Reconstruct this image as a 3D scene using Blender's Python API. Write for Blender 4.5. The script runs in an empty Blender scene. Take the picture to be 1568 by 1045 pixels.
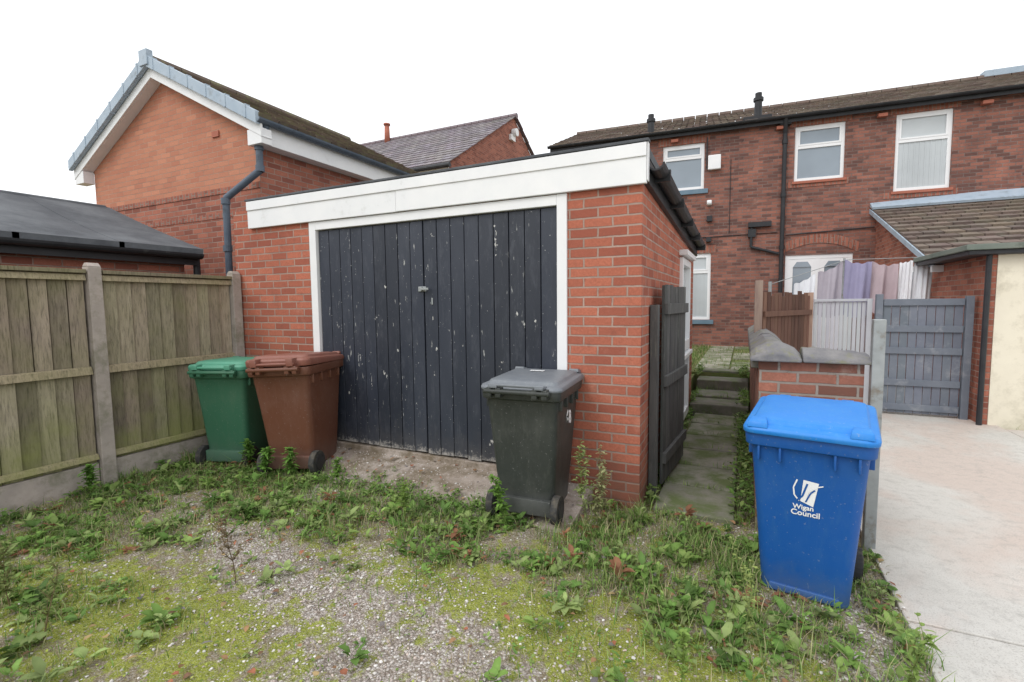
import bpy, math, random
import numpy as np
from mathutils import Vector, Matrix, noise
random.seed(7); rng=np.random.default_rng(7)
scene=bpy.context.scene
col=scene.collection
R=math.radians

# ------------------------------------------------------------------ helpers
def empty(name,loc=(0,0,0),rz=0):
    e=bpy.data.objects.new(name,None); e.location=loc; e.rotation_euler=(0,0,rz)
    e.empty_display_size=.1; col.objects.link(e); return e

class MB:
    def __init__(s): s.v=[];s.f=[];s.m=[];s.c=[]
    def poly(s,verts,faces,mat=0,c=(1,1,1)):
        o=len(s.v); s.v+= [tuple(p) for p in verts]; s.c+=[c]*len(verts)
        for f in faces: s.f.append(tuple(i+o for i in f)); s.m.append(mat)
    def hexa(s,p,mat=0,c=(1,1,1)):
        s.poly(p,[(3,2,1,0),(4,5,6,7),(0,1,5,4),(1,2,6,5),(2,3,7,6),(3,0,4,7)],mat,c)
    def box(s,x0,x1,y0,y1,z0,z1,mat=0,c=(1,1,1),M=None):
        p=[Vector(q) for q in [(x0,y0,z0),(x1,y0,z0),(x1,y1,z0),(x0,y1,z0),(x0,y0,z1),(x1,y0,z1),(x1,y1,z1),(x0,y1,z1)]]
        if M is not None: p=[M@q for q in p]
        s.hexa(p,mat,c)
    def cyl(s,p0,p1,r,seg=12,mat=0,c=(1,1,1),r1=None):
        p0=Vector(p0);p1=Vector(p1);d=(p1-p0).normalized()
        a=d.orthogonal().normalized();b=d.cross(a)
        r1=r if r1 is None else r1
        vs=[];n=seg
        for p,rr in((p0,r),(p1,r1)):
            for i in range(n):
                t=2*math.pi*i/n; vs.append(p+a*math.cos(t)*rr+b*math.sin(t)*rr)
        fs=[(i,(i+1)%n,n+(i+1)%n,n+i) for i in range(n)]+[tuple(range(n))[::-1],tuple(range(n,2*n))]
        s.poly(vs,fs,mat,c)
    def pipe(s,pts,r,seg=12,mat=0,c=(1,1,1)):
        for a,b in zip(pts[:-1],pts[1:]): s.cyl(a,b,r,seg,mat,c)
    def loft(s,rings,mat=0,c=(1,1,1),caps=True):
        n=len(rings[0]);vs=[p for r in rings for p in r];fs=[]
        for k in range(len(rings)-1):
            for i in range(n):
                fs.append((k*n+i,k*n+(i+1)%n,(k+1)*n+(i+1)%n,(k+1)*n+i))
        if caps: fs+= [tuple(range(n))[::-1],tuple(range((len(rings)-1)*n,len(rings)*n))]
        s.poly(vs,fs,mat,c)
    def build(s,name,mats,parent=None,bevel=0,smooth=False,seg=2):
        me=bpy.data.meshes.new(name); me.from_pydata(s.v,[],s.f)
        for m in mats: me.materials.append(m)
        me.polygons.foreach_set('material_index',s.m)
        ca=me.color_attributes.new('Col','FLOAT_COLOR','POINT')
        ca.data.foreach_set('color',np.array([(c[0],c[1],c[2],1) for c in s.c],dtype=np.float32).ravel())
        me.update()
        ob=bpy.data.objects.new(name,me); col.objects.link(ob)
        if parent: ob.parent=parent
        if bevel:
            b=ob.modifiers.new('b','BEVEL'); b.width=bevel;b.segments=seg;b.limit_method='ANGLE';b.angle_limit=R(35)
        if smooth:
            me.polygons.foreach_set('use_smooth',[True]*len(me.polygons))
            try:
                with bpy.context.temp_override(object=ob,active_object=ob,selected_objects=[ob],selected_editable_objects=[ob]):
                    bpy.ops.object.shade_auto_smooth(angle=R(40))
            except Exception: pass
        return ob

def npmesh(name,V,F,C,mats,parent=None):
    me=bpy.data.meshes.new(name)
    nl=sum(f.size for f in F); npoly=sum(len(f) for f in F)
    me.vertices.add(len(V)); me.vertices.foreach_set('co',V.astype(np.float32).ravel())
    me.loops.add(nl); me.polygons.add(npoly)
    me.loops.foreach_set('vertex_index',np.concatenate([f.ravel() for f in F]).astype(np.int32))
    st=[];k=0
    for f in F:
        st.append(k+np.arange(len(f))*f.shape[1]); k+=f.size
    me.polygons.foreach_set('loop_start',np.concatenate(st).astype(np.int32))
    me.update(calc_edges=True); me.validate()
    ca=me.color_attributes.new('Col','FLOAT_COLOR','POINT')
    C4=np.concatenate([C,np.ones((len(C),1))],1).astype(np.float32)
    ca.data.foreach_set('color',C4.ravel())
    for m in mats: me.materials.append(m)
    ob=bpy.data.objects.new(name,me); col.objects.link(ob)
    if parent: ob.parent=parent
    return ob

# ------------------------------------------------------------------ materials
class NT:
    def __init__(s,name):
        s.mat=bpy.data.materials.new(name); s.mat.use_nodes=True
        s.t=s.mat.node_tree; s.b=s.t.nodes['Principled BSDF']; s.out=s.t.nodes['Material Output']
    def n(s,ty,**kw):
        nd=s.t.nodes.new(ty)
        for k,v in kw.items(): setattr(nd,k,v)
        return nd
    def l(s,a,b): s.t.links.new(a,b)
    def set(s,nd,**kw):
        for k,v in kw.items(): nd.inputs[k.replace('_',' ')].default_value=v
    def obj(s,scale=(1,1,1)):
        tc=s.n('ShaderNodeTexCoord'); mp=s.n('ShaderNodeMapping'); mp.inputs['Scale'].default_value=scale
        s.l(tc.outputs['Object'],mp.inputs['Vector']); return mp.outputs['Vector']
    def zc(s):
        tc=s.n('ShaderNodeTexCoord'); sp=s.n('ShaderNodeSeparateXYZ'); s.l(tc.outputs['Object'],sp.inputs[0]); return sp.outputs[2]
    def noise(s,scale,detail=5,rough=.6,vec=None,dist=0):
        nd=s.n('ShaderNodeTexNoise'); nd.inputs['Scale'].default_value=scale; nd.inputs['Detail'].default_value=detail
        nd.inputs['Roughness'].default_value=rough; nd.inputs['Distortion'].default_value=dist
        s.l(vec if vec is not None else s.obj(),nd.inputs['Vector']); return nd.outputs['Fac']
    def ramp(s,fac,stops):
        nd=s.n('ShaderNodeValToRGB'); e=nd.color_ramp.elements
        while len(e)<len(stops): e.new(.5)
        for el,(p,c) in zip(e,stops):
            el.position=p; el.color=(c[0],c[1],c[2],1) if isinstance(c,(tuple,list)) else (c,c,c,1)
        s.l(fac,nd.inputs['Fac']); return nd.outputs['Color']
    def mix(s,fac,a,b,mode='MIX'):
        nd=s.n('ShaderNodeMixRGB',blend_type=mode)
        for v,i in((fac,0),(a,1),(b,2)):
            if hasattr(v,'is_output'): s.l(v,nd.inputs[i])
            elif isinstance(v,(tuple,list)): nd.inputs[i].default_value=(v[0],v[1],v[2],1)
            else: nd.inputs[i].default_value=v
        return nd.outputs['Color']
    def math(s,op,a,b=0):
        nd=s.n('ShaderNodeMath',operation=op)
        for v,i in((a,0),(b,1)):
            if hasattr(v,'is_output'): s.l(v,nd.inputs[i])
            else: nd.inputs[i].default_value=v
        return nd.outputs[0]
    def attr(s):
        nd=s.n('ShaderNodeAttribute'); nd.attribute_name='Col'; return nd.outputs['Color']
    def bump(s,h,strength=.3,dist=.01):
        nd=s.n('ShaderNodeBump'); nd.inputs['Strength'].default_value=strength; nd.inputs['Distance'].default_value=dist
        s.l(h,nd.inputs['Height']); s.l(nd.outputs['Normal'],s.b.inputs['Normal'])
    def color(s,c):
        if hasattr(c,'is_output'): s.l(c,s.b.inputs['Base Color'])
        else: s.b.inputs['Base Color'].default_value=(c[0],c[1],c[2],1)
    def rough(s,v,spec=.4):
        if hasattr(v,'is_output'): s.l(v,s.b.inputs['Roughness'])
        else: s.b.inputs['Roughness'].default_value=v
        s.b.inputs['Specular IOR Level'].default_value=spec

def mat_gen(name,c1,c2,scale=4,rough=.7,bump=.2,bscale=60,stretch=(1,1,1),dirt=None,dscale=2,dlo=.55,dhi=.75,spec=.3,attr=False,metal=0):
    m=NT(name); v=m.obj(stretch)
    c=m.mix(m.ramp(m.noise(scale,6,.65,v),[(.3,0),(.7,1)]),c1,c2)
    if attr: c=m.mix(1,c,m.attr(),'MULTIPLY')
    if dirt: c=m.mix(m.ramp(m.noise(dscale,8,.7,v),[(dlo,0),(dhi,1)]),c,dirt)
    m.color(c); m.rough(rough,spec); m.bump(m.noise(bscale,4,.6,v),bump,.004); m.b.inputs['Metallic'].default_value=metal
    return m.mat

def mat_brick(name,c1,c2,mortar,dark=(.06,.04,.035),darkamt=(.55,.8),bw=.225,bh=.075,ms=.009,pale=None,soldier=False,base=None,sootiness=.5):
    m=NT(name)
    tc=m.n('ShaderNodeTexCoord'); sp=m.n('ShaderNodeSeparateXYZ'); m.l(tc.outputs['Object'],sp.inputs[0])
    ge=m.n('ShaderNodeNewGeometry'); sn=m.n('ShaderNodeSeparateXYZ'); m.l(ge.outputs['Normal'],sn.inputs[0])
    ax=m.math('GREATER_THAN',m.math('ABSOLUTE',sn.outputs[0]),.6)
    mx=m.n('ShaderNodeMix',data_type='FLOAT'); m.l(ax,mx.inputs[0]); m.l(sp.outputs[0],mx.inputs[2]); m.l(sp.outputs[1],mx.inputs[3])
    cb=m.n('ShaderNodeCombineXYZ')
    if soldier: m.l(sp.outputs[2],cb.inputs[0]); m.l(mx.outputs[0],cb.inputs[1])
    else: m.l(mx.outputs[0],cb.inputs[0]); m.l(sp.outputs[2],cb.inputs[1])
    nz=m.n('ShaderNodeTexNoise'); nz.inputs['Scale'].default_value=14; m.l(cb.outputs[0],nz.inputs['Vector'])
    va=m.n('ShaderNodeVectorMath',operation='MULTIPLY_ADD'); m.l(nz.outputs['Color'],va.inputs[0]); va.inputs[1].default_value=(.010,.008,0); m.l(cb.outputs[0],va.inputs[2])
    br=m.n('ShaderNodeTexBrick'); m.l(va.outputs[0],br.inputs['Vector'])
    m.set(br,Scale=1.0,Brick_Width=bw,Row_Height=bh,Mortar_Size=ms,Mortar_Smooth=.25,Bias=-.1)
    br.inputs['Color1'].default_value=(0,0,0,1);br.inputs['Color2'].default_value=(1,1,1,1);br.inputs['Mortar'].default_value=(.5,.5,.5,1)
    rnd=br.outputs['Color']; fac=br.outputs['Fac']
    mid=tuple((a*.55+b*.45) for a,b in zip(c1,c2))
    bc=m.ramp(rnd,[(0,c2),(.3,mid),(.65,c1),(1,tuple(min(1,k*1.15) for k in c1))])
    fine=m.noise(55,5,.7,tc.outputs['Object'])
    bc=m.mix(m.ramp(fine,[(.35,.5),(.7,0)]),bc,tuple(k*.62 for k in mid))
    mo=m.mix(m.ramp(m.noise(3,4,.6,tc.outputs['Object']),[(.3,0),(.7,1)]),mortar,tuple(k*.62 for k in mortar))
    c=m.mix(fac,bc,mo)
    st=m.ramp(m.noise(1.3,7,.7,tc.outputs['Object'],.4),[(darkamt[0],0),(darkamt[1],.75)])
    c=m.mix(st,c,m.mix(.5,c,dark))
    st2=m.ramp(m.noise(5,5,.8,tc.outputs['Object']),[(.56,0),(.68,sootiness)])
    c=m.mix(st2,c,m.mix(.65,c,dark))
    if pale:
        st3=m.ramp(m.noise(2.1,6,.75,tc.outputs['Object'],.2),[(.58,0),(.74,.55)])
        c=m.mix(st3,c,pale)
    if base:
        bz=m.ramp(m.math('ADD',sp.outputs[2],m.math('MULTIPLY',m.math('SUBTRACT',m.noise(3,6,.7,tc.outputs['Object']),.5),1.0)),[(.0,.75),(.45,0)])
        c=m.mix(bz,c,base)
    m.color(c); m.rough(.9,.15)
    h=m.math('ADD',m.math('MULTIPLY',fac,-1.0),m.math('MULTIPLY',fine,.5)); m.bump(h,.8,.007)
    return m.mat

M={}
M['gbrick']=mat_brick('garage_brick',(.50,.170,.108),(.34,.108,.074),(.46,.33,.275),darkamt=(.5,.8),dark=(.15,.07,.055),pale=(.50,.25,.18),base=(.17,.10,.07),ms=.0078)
M['hbrick']=mat_brick('terrace_brick',(.41,.170,.122),(.15,.078,.066),(.28,.21,.185),darkamt=(.36,.64),dark=(.055,.045,.048),pale=(.46,.26,.20),sootiness=.85,ms=.008)
M['obrick']=mat_brick('orange_brick',(.55,.245,.155),(.48,.20,.13),(.50,.32,.24),darkamt=(.6,.9),dark=(.25,.11,.08),ms=.005,sootiness=.12)
M['rbrick']=mat_brick('dark_red_brick',(.44,.17,.115),(.25,.09,.066),(.40,.28,.23),darkamt=(.45,.8),dark=(.12,.06,.05),ms=.007)
M['sbrick']=mat_brick('soldier_brick',(.42,.165,.115),(.29,.105,.075),(.33,.25,.21),soldier=True)
M['pbrick']=mat_brick('pier_brick',(.46,.19,.135),(.20,.09,.07),(.42,.36,.32),darkamt=(.42,.7),dark=(.08,.07,.05),pale=(.52,.42,.36),base=(.12,.12,.05),sootiness=.8)
M['white']=mat_gen('white_paint',(.83,.83,.83),(.76,.77,.78),3,.45,.12,30,dirt=(.55,.54,.50),dscale=3,dlo=.62,dhi=.85)
M['upvc']=mat_gen('white_upvc',(.84,.84,.85),(.80,.81,.82),3,.3,.02,30)
M['black']=mat_gen('black_plastic',(.022,.023,.026),(.035,.036,.04),6,.45,.1,40,dirt=(.09,.09,.09),dscale=5,dlo=.6,dhi=.8)
M['bluegrey']=mat_gen('blue_grey_gutter',(.07,.095,.13),(.11,.135,.17),5,.5,.1,40,dirt=(.04,.05,.06),dscale=6)
M['palegutter']=mat_gen('pale_verge',(.32,.40,.48),(.40,.47,.54),5,.5,.1,40,dirt=(.2,.23,.25),dscale=6)
M['sillblue']=mat_gen('sill_blue_grey',(.12,.19,.25),(.16,.23,.29),5,.6,.1,40)
M['concrete']=mat_gen('concrete_post',(.45,.39,.35),(.33,.29,.26),6,.9,.7,90,dirt=(.17,.17,.11),dscale=5,dlo=.48,dhi=.72)
M['felt']=mat_gen('roofing_felt',(.062,.067,.076),(.10,.105,.115),1.2,.8,.5,120,dirt=(.15,.16,.17),dscale=2,dlo=.42,dhi=.72)
M['feltg']=mat_gen('green_felt',(.13,.16,.14),(.2,.22,.19),2,.85,.5,90,dirt=(.06,.07,.06),dscale=3)
M['tile']=mat_gen('roof_tile',(.19,.145,.12),(.13,.10,.085),7,.85,.4,70,dirt=(.20,.19,.15),dscale=4,dlo=.5,dhi=.75,attr=True)
M['mosstile']=mat_gen('mossy_tile',(.17,.125,.10),(.11,.085,.072),6,.9,.5,60,dirt=(.18,.18,.09),dscale=5,dlo=.47,dhi=.68,attr=True)
M['slate']=mat_gen('slate',(.17,.15,.17),(.22,.19,.20),4,.6,.3,60,dirt=(.25,.23,.23),dscale=3,attr=True)
M['cream']=mat_gen('cream_render',(.78,.73,.60),(.70,.65,.53),2,.85,.3,40,dirt=(.45,.41,.31),dscale=2.5,dlo=.5,dhi=.75)
M['stone']=mat_gen('coping_stone',(.13,.13,.145),(.25,.24,.235),7,.9,.9,60,dirt=(.2,.2,.09),dscale=6,dlo=.5,dhi=.68)
M['flag']=mat_gen('paving_flag',(.23,.22,.18),(.33,.31,.26),4,.9,.6,70,dirt=(.12,.15,.06),dscale=3.5,dlo=.40,dhi=.6,attr=True)
M['brownwood']=mat_gen('brown_wood',(.12,.06,.045),(.18,.10,.07),5,.8,.4,60,stretch=(4,4,.6),attr=True)
M['darkwood']=mat_gen('dark_weathered_wood',(.12,.118,.115),(.07,.07,.07),5,.85,.5,60,stretch=(4,4,.6),attr=True,dirt=(.20,.20,.17),dscale=6)
M['greypaint']=mat_gen('grey_gate_paint',(.13,.15,.185),(.175,.195,.23),4,.6,.25,40,dirt=(.27,.28,.30),dscale=6,dlo=.55,dhi=.75,attr=True)
M['lightgrey']=mat_gen('light_grey_panel',(.46,.47,.50),(.40,.41,.44),4,.6,.1,40,attr=True)
M['metal']=mat_gen('galvanised_metal',(.40,.42,.42),(.28,.30,.30),8,.5,.2,60,metal=.4,dirt=(.2,.15,.1),dscale=8)
M['cloth']=mat_gen('laundry',(.95,.95,.95),(.85,.85,.85),5,.95,.2,90,attr=True)
M['terracotta']=mat_gen('terracotta',(.42,.15,.10),(.34,.12,.08),5,.8)
M['step']=mat_gen('step_stone',(.13,.125,.11),(.22,.20,.17),6,.9,.6,60,dirt=(.10,.14,.05),dscale=5,dlo=.45,dhi=.65)
M['tyre']=mat_gen('rubber',(.03,.03,.03),(.05,.05,.05),9,.8,.2,dirt=(.14,.12,.09),dscale=12,dlo=.5,dhi=.75)
M['gapshade']=mat_gen('fence_gap_shade',(.05,.045,.03),(.04,.035,.03))  # near-black colour standing in for shade between fence planks

m=NT('fence_wood'); v=m.obj((3,3,.35))
c=m.mix(m.ramp(m.noise(9,8,.7,v,.3),[(.3,0),(.7,1)]),(.36,.305,.24),(.22,.185,.145))
c=m.mix(m.ramp(m.noise(26,6,.7,v),[(.48,0),(.66,.75)]),c,(.10,.085,.07))
c=m.mix(1,c,m.attr(),'MULTIPLY')
gz_=m.ramp(m.zc(),[(.2,1),(.95,.30),(1.0,.30)])
gf=m.math('MULTIPLY',m.ramp(m.noise(1.6,6,.65,m.obj()),[(.36,0),(.62,.85)]),gz_)
c=m.mix(gf,c,(.25,.27,.085))
m.color(c);m.rough(.9,.1);m.bump(m.noise(40,6,.7,v),.7,.008);M['fence']=m.mat

# garage door paint
m=NT('garage_door_paint'); v=m.obj((1,1,.28)); tc=m.obj()
base=m.mix(m.ramp(m.noise(3,5,.6,v),[(.3,0),(.7,1)]),(.020,.025,.038),(.036,.042,.058))
base=m.mix(1,base,m.attr(),'MULTIPLY')
c=m.mix(m.ramp(m.noise(16,8,.75,v),[(.52,0),(.70,.5)]),base,(.085,.092,.112))
c=m.mix(m.ramp(m.noise(7,8,.8,m.obj((2.5,1,.22))),[(.60,0),(.70,.4)]),c,(.14,.148,.17))
big=m.ramp(m.noise(1.5,5,.65,tc),[(.46,0),(.60,1)])
fl=m.ramp(m.noise(30,6,.65,m.obj((1,1,.26))),[(.645,0),(.67,.9)])
c=m.mix(m.math('MULTIPLY',fl,big),c,(.50,.50,.48))
c=m.mix(m.ramp(m.noise(13,6,.6,m.obj((1,1,.60))),[(.69,0),(.70,.9)]),c,(.58,.57,.54))
c=m.mix(m.ramp(m.noise(60,2,.5,m.obj()),[(.735,0),(.75,.8)]),c,(.55,.55,.53))
zz_=m.zc()
bz=m.math('ADD',zz_,m.math('MULTIPLY',m.math('SUBTRACT',m.noise(30,6,.8,tc),.5),.30))
c=m.mix(m.ramp(bz,[(.21,.85),(.26,0)]),c,(.52,.49,.45))
c=m.mix(m.ramp(m.math('ADD',zz_,m.math('MULTIPLY',m.noise(4,5,.7,tc),.8)),[(.5,.5),(.9,0)]),c,(.095,.09,.085))
m.color(c);m.rough(.45,.45);m.bump(m.noise(22,7,.7,v),.45,.005);M['door']=m.mat

def mat_glass(name,c,r=.06):
    m=NT(name); m.color(m.mix(m.noise(1.2,3,.5),c,tuple(k*.6 for k in c))); m.rough(r,.8); return m.mat
M['glass']=mat_glass('window_glass',(.30,.36,.42)); M['glassl']=mat_glass('window_net_curtain',(.58,.62,.64),.15)

def mat_bin(name,c,d):
    m=NT(name); n1=m.noise(3,6,.7)
    cc=m.mix(m.ramp(n1,[(.45,0),(.75,.5)]),c,d)
    cc=m.mix(m.ramp(m.noise(22,6,.75,m.obj((1,1,.3))),[(.52,0),(.70,.4)]),cc,d)
    cc=m.mix(m.ramp(m.noise(60,3,.6),[(.66,0),(.69,.5)]),cc,tuple(k*.5+.18 for k in d))
    lowz=m.math('ADD',m.zc(),m.math('MULTIPLY',m.noise(9,6,.75),.35))
    cc=m.mix(m.ramp(lowz,[(.15,.75),(.42,0)]),cc,tuple(k*.5+.06 for k in d))
    m.color(cc); m.rough(m.ramp(n1,[(.3,.36),(.7,.62)]),.4); m.bump(m.noise(120,2,.5),.06,.002); return m.mat
M['binblue']=mat_bin('blue_plastic',(.007,.085,.33),(.03,.12,.32))
M['binbluelid']=mat_bin('blue_lid_plastic',(.014,.20,.62),(.07,.28,.60))
M['bingreen']=mat_bin('green_plastic',(.038,.135,.078),(.08,.16,.10))
M['bingreenlid']=mat_bin('green_lid_plastic',(.075,.29,.19),(.15,.31,.22))
M['binbrown']=mat_bin('brown_plastic',(.135,.052,.030),(.18,.092,.066))
M['binbrownlid']=mat_bin('brown_lid_plastic',(.22,.080,.056),(.27,.145,.115))
M['binblack']=mat_bin('charcoal_plastic',(.036,.041,.038),(.09,.094,.085))
M['binblacklid']=mat_bin('charcoal_lid_plastic',(.155,.17,.19),(.25,.265,.275))

def mat_leaf(name):
    m=NT(name); a=m.attr(); c=m.mix(m.noise(30,3,.6),a,m.mix(1,a,(.75,.8,.7),'MULTIPLY'))
    m.color(c); m.rough(.6,.25)
    tr=m.n('ShaderNodeBsdfTranslucent'); m.l(c,tr.inputs['Color'])
    ms=m.n('ShaderNodeMixShader'); ms.inputs[0].default_value=.35
    m.l(m.b.outputs[0],ms.inputs[1]); m.l(tr.outputs[0],ms.inputs[2]); m.l(ms.outputs[0],m.out.inputs[0]); return m.mat
M['leaf']=mat_leaf('foliage')
m=NT('pebble'); m.color(m.mix(m.ramp(m.noise(60,4,.6),[(.3,0),(.7,.5)]),m.attr(),(.30,.27,.24))); m.rough(.8,.25); M['pebble']=m.mat

# ground
m=NT('weedy_gravel_ground'); tc=m.obj()
sp=m.n('ShaderNodeSeparateColor'); m.l(m.attr(),sp.inputs[0])
vo=m.n('ShaderNodeTexVoronoi'); vo.inputs['Scale'].default_value=85; m.l(tc,vo.inputs['Vector'])
vs=m.n('ShaderNodeSeparateColor'); m.l(vo.outputs['Color'],vs.inputs[0])
gc=m.ramp(vs.outputs[0],[(0,(.27,.215,.185)),(.35,(.42,.355,.315)),(.7,(.56,.50,.455)),(1,(.74,.70,.66))])
gc=m.mix(m.ramp(vo.outputs['Distance'],[(.35,0),(.75,.7)]),gc,(.17,.14,.10))
soil=m.mix(m.noise(30,6,.7,tc),(.20,.165,.105),(.32,.26,.17))
soil=m.mix(m.ramp(m.noise(90,3,.6,tc),[(.50,0),(.60,.65)]),soil,(.46,.42,.36))
moss=m.mix(m.ramp(m.noise(40,6,.75,tc),[(.3,0),(.7,1)]),(.16,.185,.035),(.42,.46,.08))
n1=m.noise(5,8,.75,tc); n2=m.noise(7,8,.7,m.obj((1.1,.9,1)))
gm=m.ramp(m.math('ADD',sp.outputs[0],m.math('MULTIPLY',m.math('SUBTRACT',n1,.5),2.4)),[(.42,0),(.60,1)])
mm=m.ramp(m.math('ADD',sp.outputs[1],m.math('MULTIPLY',m.math('SUBTRACT',n2,.5),2.5)),[(.47,0),(.66,.95)])
c=m.mix(gm,soil,gc); c=m.mix(mm,c,moss)
c=m.mix(m.ramp(m.noise(150,2,.5,tc),[(.60,0),(.64,.7)]),c,(.56,.52,.46))
m.color(c); m.rough(.95,.1)
hh=m.math('ADD',m.math('MULTIPLY',vo.outputs['Distance'],-1.0),m.math('MULTIPLY',m.noise(60,6,.8,tc),1.2)); m.bump(hh,.9,.012)
M['ground']=m.mat
def mat_conc(name,c1,c2,pink,moss=None,mlo=.5,mhi=.62):
    m=NT(name); tc=m.obj()
    c=m.mix(m.ramp(m.noise(.9,6,.6,tc),[(.35,0),(.65,1)]),c1,c2)
    c=m.mix(m.ramp(m.noise(.7,5,.6,m.obj((1,.8,1)),.5),[(.44,0),(.56,.8)]),c,pink)
    c=m.mix(m.ramp(m.noise(14,8,.8,tc),[(.50,0),(.72,.65)]),c,tuple(k*.62 for k in c1))
    c=m.mix(m.ramp(m.noise(2.5,8,.8,tc,.6),[(.58,0),(.72,.5)]),c,tuple(k*.5 for k in c1))
    c=m.mix(m.ramp(m.noise(140,3,.6,tc),[(.56,0),(.64,.5)]),c,(.25,.22,.19))
    if moss: c=m.mix(m.ramp(m.noise(4,8,.8,tc),[(mlo,0),(mhi,.9)]),c,moss)
    m.color(c);m.rough(.9,.2);m.bump(m.noise(120,5,.7,tc),.5,.004);return m.mat
M['drive']=mat_conc('concrete_drive',(.52,.50,.46),(.60,.58,.54),(.54,.45,.395))
M['apron']=mat_conc('concrete_apron',(.40,.34,.30),(.48,.42,.37),(.37,.30,.25),(.17,.135,.09),.42,.60)
m=NT('lawn'); m.color(m.mix(m.ramp(m.noise(2.5,6,.7),[(.35,0),(.65,1)]),(.12,.20,.05),(.20,.17,.09)));m.rough(.9,.1);m.bump(m.noise(60,5,.8),.9,.02);M['lawn']=m.mat

# ------------------------------------------------------------------ world, sun, camera
w=bpy.data.worlds.new("World"); scene.world=w; w.use_nodes=True; nt=w.node_tree
bg=nt.nodes['Background']; sky=nt.nodes.new('ShaderNodeTexSky'); sky.sky_type='NISHITA'; sky.sun_disc=False
svec=Vector((-.30,-.62,.75)).normalized()
sky.sun_elevation=math.asin(svec.z); sky.sun_rotation=math.atan2(svec.x,svec.y)%(2*math.pi); sky.dust_density=5
hs=nt.nodes.new('ShaderNodeHueSaturation'); hs.inputs['Saturation'].default_value=.2
nt.links.new(sky.outputs[0],hs.inputs['Color'])
mx=nt.nodes.new('ShaderNodeMixRGB'); mx.inputs[0].default_value=.88; nt.links.new(hs.outputs[0],mx.inputs[1]); mx.inputs[2].default_value=(11.2,11.45,11.8,1)
nt.links.new(mx.outputs[0],bg.inputs[0]); bg.inputs[1].default_value=.128
sl=bpy.data.lights.new('sun','SUN'); sl.energy=1.25; sl.angle=R(30); sl.color=(1,.98,.95)
so=bpy.data.objects.new('sun',sl); so.rotation_euler=svec.to_track_quat('Z','Y').to_euler(); so.location=(0,0,20); col.objects.link(so)
cam=bpy.data.cameras.new('camera'); co=bpy.data.objects.new('camera',cam); col.objects.link(co); scene.camera=co
th=R(25.7);ph=R(4.4)
fh=Vector((-math.sin(th),math.cos(th),0)); rt=Vector((math.cos(th),math.sin(th),0)); zz=Vector((0,0,1))
fw=fh*math.cos(ph)-zz*math.sin(ph); up=fh*math.sin(ph)+zz*math.cos(ph)
r2=(rt-up*.0104).normalized(); u2=(up+rt*.0104).normalized()
mat=Matrix((( r2.x,u2.x,-fw.x,0),(r2.y,u2.y,-fw.y,0),(r2.z,u2.z,-fw.z,1.6),(0,0,0,1))); co.matrix_world=mat
cam.lens=17.0; cam.sensor_width=36; cam.clip_end=1000; cam.clip_start=.05
scene.view_settings.view_transform='Standard'; scene.view_settings.look='None'

# ------------------------------------------------------------------ ground
def sm(a,b,x):
    t=np.clip((x-a)/(b-a),0,1); return t*t*(3-2*t)
def ga(x,y,cx,cy,sx,sy): return np.exp(-((x-cx)/sx)**2-((y-cy)/sy)**2)
def pn(x,y,s=1.0,o=0):
    x=np.atleast_1d(x);y=np.atleast_1d(y)
    return np.array([noise.fractal(Vector((a*s+o,b*s-o,o*.37)),1.0,2.0,4) for a,b in zip(x.ravel(),y.ravel())]).reshape(x.shape)
def gravel(x,y):
    g_=ga(x,y,-2.15,1.85,.6,.28)+ga(x,y,-1.3,1.6,.5,.45)+.85*ga(x,y,-3.0,2.0,.45,.22)+.9*ga(x,y,.58,2.7,.20,.6)+.5*ga(x,y,-1.9,2.25,.5,.2)+.5*ga(x,y,-3.2,2.9,.7,.15)+.5*ga(x,y,-.5,1.75,.4,.2)+.4*ga(x,y,-3.9,2.2,.3,.15)
    return np.clip(g_*.85,0,1)
def gz(x,y):
    return .03*sm(2.3,3.0,y)*sm(.7,.3,x)*sm(3.72,3.6,y)
fx=np.arange(-5.25,.80,.03); fy=np.arange(.3,3.75,.03)
xs=np.concatenate([[-400,-60,-20,-10,-7],fx,[1.5,3,8,20,60,400]]); ys=np.concatenate([[-400,-60,-15,-5,-2,-.5],fy,[4.2,6,10,20,60,400]])
X,Y=np.meshgrid(xs,ys); nz=pn(X,Y,1.6,3.1)*.02+pn(X,Y,9,1.3)*.006
inside=(X>-5.3)&(X<.78)&(Y>.0)&(Y<3.74)
Z=np.where(inside,gz(X,Y)+nz,-.03)
G=np.stack([X,Y,Z],-1).reshape(-1,3); ny,nx=X.shape
idx=np.arange(nx*ny).reshape(ny,nx)
F=np.stack([idx[:-1,:-1],idx[:-1,1:],idx[1:,1:],idx[1:,:-1]],-1).reshape(-1,4)
gr=gravel(X,Y); mo=np.clip(.42+.35*ga(X,Y,-1.6,2.2,.9,.25)+.4*ga(X,Y,-3.3,1.2,1.1,.35)+.35*ga(X,Y,-2.4,1.5,.9,.25)+.35*ga(X,Y,-.4,2.1,.8,.35)-.16*gr,0,1)
npmesh('ground',G,[F],np.stack([gr.ravel()*.75+.24,mo.ravel(),mo.ravel()*0],-1),[M['ground']])

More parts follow.
